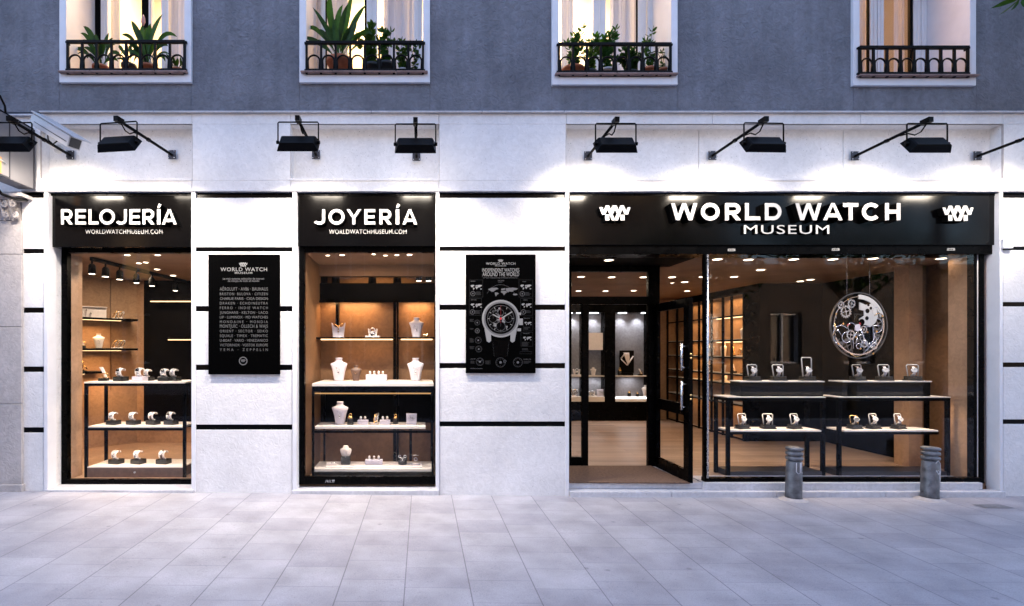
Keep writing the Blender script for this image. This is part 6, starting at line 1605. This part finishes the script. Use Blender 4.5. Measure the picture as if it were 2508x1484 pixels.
for cx_, cz_, r_, n_, q in [(-.60,-.30,.29,22,0),(-.38,-.62,.22,18,1),(.02,-.45,.25,20,2),(.42,-.36,.30,24,0),(.34,-.74,.17,14,1),(.70,.05,.22,18,2),(-.70,.12,.20,16,1),(.72,-.42,.16,14,3),(-.08,-.80,.14,12,3)]: gear(k, cx_, cz_, r_, n_, yE + .012 + q*.0022, yE + .0138 + q*.0022)
k.build('gear_train', M['gun'], T)
k = MB()
for cx_, cz_, r_ in [(-.45,.42,.20),(-.25,.66,.14),(-.62,.62,.12),(.18,-.12,.12),(-.28,-.28,.16),(.2,-.55,.13),(.55,-.62,.12)]: gear(k, cx_, cz_, r_, 16, yE + .0035, yE + .0055)
k.build('small_gear_train', M['steel'], T)
k = MB()
for a_, b_, r_ in [(-.55,.05,.035),(-.72,-.55,.03),(.5,-.85,.035),(.82,.28,.03),(-.1,-.35,.03),(.62,-.18,.035),(.05,-.7,.03),(-.38,.78,.03),(-.8,.35,.03),(.3,-.2,.025)]: earc(k, a_, b_, .005, r_, 0, 360, yE - .001, yE + .002, 0, 10)
for pts in [[(-.9,-.3),(-.8,-.1),(-.85,.1)], [(.55,.3),(.7,.38),(.85,.3)], [(-.3,-.85),(-.1,-.95),(.1,-.9)]]: etube(pts, .008, k) if False else k.tube([(ex + p_*er, yE + .004, ez + q_*er*1.16) for p_, q_ in pts], .005, 6)
k.build('gold_jewel', M['gold'], T)
k = MB(); earc(k, 0, 0, .01, .97, 200, 360, yE + .020, yE + .024, 0, 30); earc(k, 0, 0, .01, .97, 0, 92, yE + .020, yE + .024, 0, 18); k.build('back_plate', M['poster'], T)
k = MB()
for P in [[(-.85,-.22),(-.5,-.05),(-.2,-.18),(-.3,-.36),(-.62,-.44)], [(.1,-.12),(.48,-.04),(.62,-.3),(.4,-.56),(.22,-.44)], [(-.22,-.52),(.05,-.62),(.12,-.9),(-.14,-.93)]]: eprism(k, P, yE + .0092, yE + .0112)
k.build('bridge_plate', M['poster'], T)
k = MB(); earc(k, 0, 0, .86, .90, 205, 375, yE + .004, yE + .009, 0, 30); earc(k, 0, 0, .86, .88, 92, 200, yE + .001, yE + .005, 0, 20); k.build('inner_ring', M['chrome'], T)
k = MB(); eprism(k, [(-.12,.02),(.03,.05),(.06,-.12),(-.02,-.18),(-.13,-.14)], yE, yE + .012); earc(k, -.35, 0, .04, .055, 20, 200, yE + .002, yE + .006, 1, 10); eprism(k, [(.0,.09),(.06,.06),(.03,.02)], yE - .004, yE - .0005, 1)
k.build('hub', [M['lilac'], M['red']], T)
k = MB()
for sg in (-.4, .4): k.tube([(ex + sg*er, yE + .01, ez + er*1.06), (ex + sg*er, yE + .01, ZC)], .0012, 5)
k.build('hanging_wire', M['steel'], T)

# ---------------------------------------------------------------- deep inside the right shop
yC = 4.9
T = thing('display_cabinet', 'wide black cabinet with grey lit niches at the back of the right shop', 'cabinet', (X(1450, yC), yC, .1))
cx0, cx1 = X(1340, yC), X(1604, yC)
k = MB(); k.box(cx0, cx1, yC, 5.19, .1, Z(984, yC)); k.box(cx0, cx1, yC, 5.19, Z(765, yC), Z(735, yC))
for a, b in [(1427,1442), (1481,1507), (1588,1604), (1340,1380)]: k.box(X(a,yC), X(b,yC), yC - .002, 5.18, Z(984,yC), Z(765,yC))
k.build('carcass', M['black'], T)
k = MB(); k.box(cx0, cx1, 5.12, 5.185, Z(983.5,yC), Z(765.5,yC)); k.build('back_panel', M['greyfelt'], T)
k = MB(); k.box(cx0, cx1, yC + .02, 5.119, Z(922.5,yC), Z(920,yC)); k.box(cx0, cx1, yC + .004, 5.119, Z(983.8,yC), Z(972,yC)); k.build('shelf', M['shelf'], T)
k = MB(); k.box(X(1507,yC)+.01, X(1586,yC), yC - .006, yC - .0025, Z(975,yC), Z(973.2,yC)); k.build('light_strip', M['ledw'], T)
k = MB(); k.box(X(1443,yC), X(1478,yC), yC + .03, yC + .1, Z(857,yC), Z(815,yC)); k.build('picture_panel', M['cream'], T)
k = MB()
for u in (1400, 1420, 1452, 1464, 1523, 1534, 1580): k.box(X(u-3.5,yC), X(u+3.5,yC), yC + .05, yC + .12, Z(766.6,yC), Z(765.4,yC))
k.build('cabinet_light', M['ledw'], T)
for u in (1408, 1461, 1528, 1570): spot('cabinet_spot', (X(u,yC), yC + .09, Z(767.5,yC)), (X(u,yC), 5.16, Z(880,yC)), 15.0 * INK, COOL, 95, .8, .02)
for u in (1410, 1461, 1547): area('cabinet_lamp', (X(u,yC), yC + .08, Z(925,yC)), .2, 1.3 * INK, COOL, size_y=.05)
zs1, zs2 = Z(920,yC) + .0005, Z(972,yC) + .0005
gC = 'goods in the grey cabinet'
T = thing('framed_necklace', 'black frame with a silver necklace in the grey cabinet at the back', 'framed necklace', (X(1541,yC), yC+.1, zs1)); 
k = MB(); x_ = X(1541,yC); k.box(x_-.14, x_+.14, yC+.12, yC+.14, zs1+.05, zs1+.49); k.box(x_-.10, x_+.10, yC+.05, yC+.2, zs1, zs1+.05); k.build('frame', M['matte'], T)
k = MB(); k.tube([(x_-.12,yC+.11,zs1+.33),(x_-.05,yC+.10,zs1+.42),(x_+.04,yC+.10,zs1+.42)], .012, 6)
k.prism([(x_-.07,zs1+.45),(x_+.04,zs1+.45),(x_+.05,zs1+.34),(x_+.02,zs1+.2),(x_-.03,zs1+.32)], yC+.10, yC+.115); k.tube([(x_+.0,yC+.1,zs1+.2),(x_+.12,yC+.1,zs1+.38)], .014, 6); k.tube([(x_+.0,yC+.1,zs1+.2),(x_-.12,yC+.1,zs1+.32)], .010, 6); k.build('necklace', M['cream'], T)
for u, P_, z_, lab, sc_ in [(1518, JR, zs1, 'small pale stand left of the black necklace frame, grey cabinet', 1.3), (1568, LP, zs1, 'white bracelet stand right of the black necklace frame, grey cabinet', .9), (1453, BC, zs1, 'white bust on the glass shelf below the picture panel, grey cabinet', .8),
                            (1470, EC, zs2, 'white card at the bottom of the middle bay, grey cabinet', 1.2), (1541, JR, zs2, 'small black stand at the bottom of the wide bay, grey cabinet', 1.0), (1561, JR, zs2, 'second small black stand at the bottom of the wide bay, grey cabinet', .8), (1582, BC, zs2, 'white bust at the right end of the wide bay, grey cabinet', 1.1),
                            (1400, BF, zs2, 'bracelets at the bottom of the left bay, grey cabinet', 1.2), (1412, WS, zs1, 'white bracelet stand on the glass shelf of the left bay, grey cabinet', 1.2), (1450, WS, zs2, 'bracelet stand at the bottom left of the middle bay, grey cabinet', 1.0)]:
    put(P_, u, 0, yC + .09, lab, z=z_, grp=gC, sc=sc_)
# warm glazed shelving along the side wall
T = thing('wall_shelving', 'warm lit shelving with a black grid frame along the side wall of the right shop', 'shelving', (5.0, 3.6, .1))
xw = 4.86
k = MB(); k.box(xw + .20, 5.099, 2.62, 5.15, .1, 2.36); k.build('back_panel', M['beige2'], T)
k = MB()
for yy in (2.60, 2.92, 3.16, 3.50, 3.9, 4.3, 4.7, 5.1): k.box(xw, xw + .03, yy, yy + .03, .1, 2.36)
for zz in (.11, .62, .93, 1.08, 1.35, 1.62, 2.0, 2.33): k.box(xw + .002, xw + .028, 2.63, 5.12, zz, zz + .022)
k.build('grid_frame', M['black'], T)
k = MB()
for zz in (.64, .95, 1.10, 1.37, 1.64): k.box(xw + .03, xw + .199, 2.63, 5.12, zz, zz + .012)
k.build('shelf', M['shelf'], T)
k = MB()
for zz in (1.60, 1.985): k.box(xw + .035, xw + .05, 2.66, 3.4, zz, zz + .012)
k.build('light_strip', M['led'], T)
k = MB(); k.box(xw, 5.099, 2.6, 2.62, .1, 2.36); k.build('end_panel', M['black'], T)
for zz, p_ in ((2.31, 5), (1.98, 4.5), (1.60, 5), (1.33, 3), (1.06, 2), (.6, 2)):
    area('shelving_lamp', (xw + .10, 3.0, zz), .7, p_ * .36 * INK, WARM, size_y=.06, rot=(0,0,radians(90)))
    area('shelving_lamp', (xw + .10, 4.1, zz), .9, p_ * .35 * INK, WARM, size_y=.06, rot=(0,0,radians(90)))
gS = 'goods on the warm shelving'
for i, (yy, zz, P_, lab) in enumerate([(2.78,1.653,BC,'white bust in the bright cell of the warm shelving'),(2.85,1.383,BF,'bracelets in the bright cell under the bust, warm shelving'),(3.05,1.383,OR,'gold ornament in the warm shelving'),(3.33,1.383,BC,'white bust at the far left cell of the warm shelving'),(3.3,1.113,EC,'pale card in the far left cell of the warm shelving'),(3.05,1.113,LP,'black bracelet stand in the warm shelving'),(2.78,1.113,OR,'gold ornament low in the warm shelving'),(3.3,.963,WS,'bracelet stand in a low cell of the warm shelving'),
                                       (3.7,1.383,BC,'white bust seen through the door leaf, warm shelving'),(4.1,1.383,OR,'gold ornament seen through the door leaf, warm shelving'),(4.5,1.383,EC,'white card deepest in the warm shelving'),(3.75,1.113,BF,'bracelets seen through the door leaf, warm shelving')]):
    place(P_, (xw + .11, yy, zz), radians(-90), lab, group=gS)
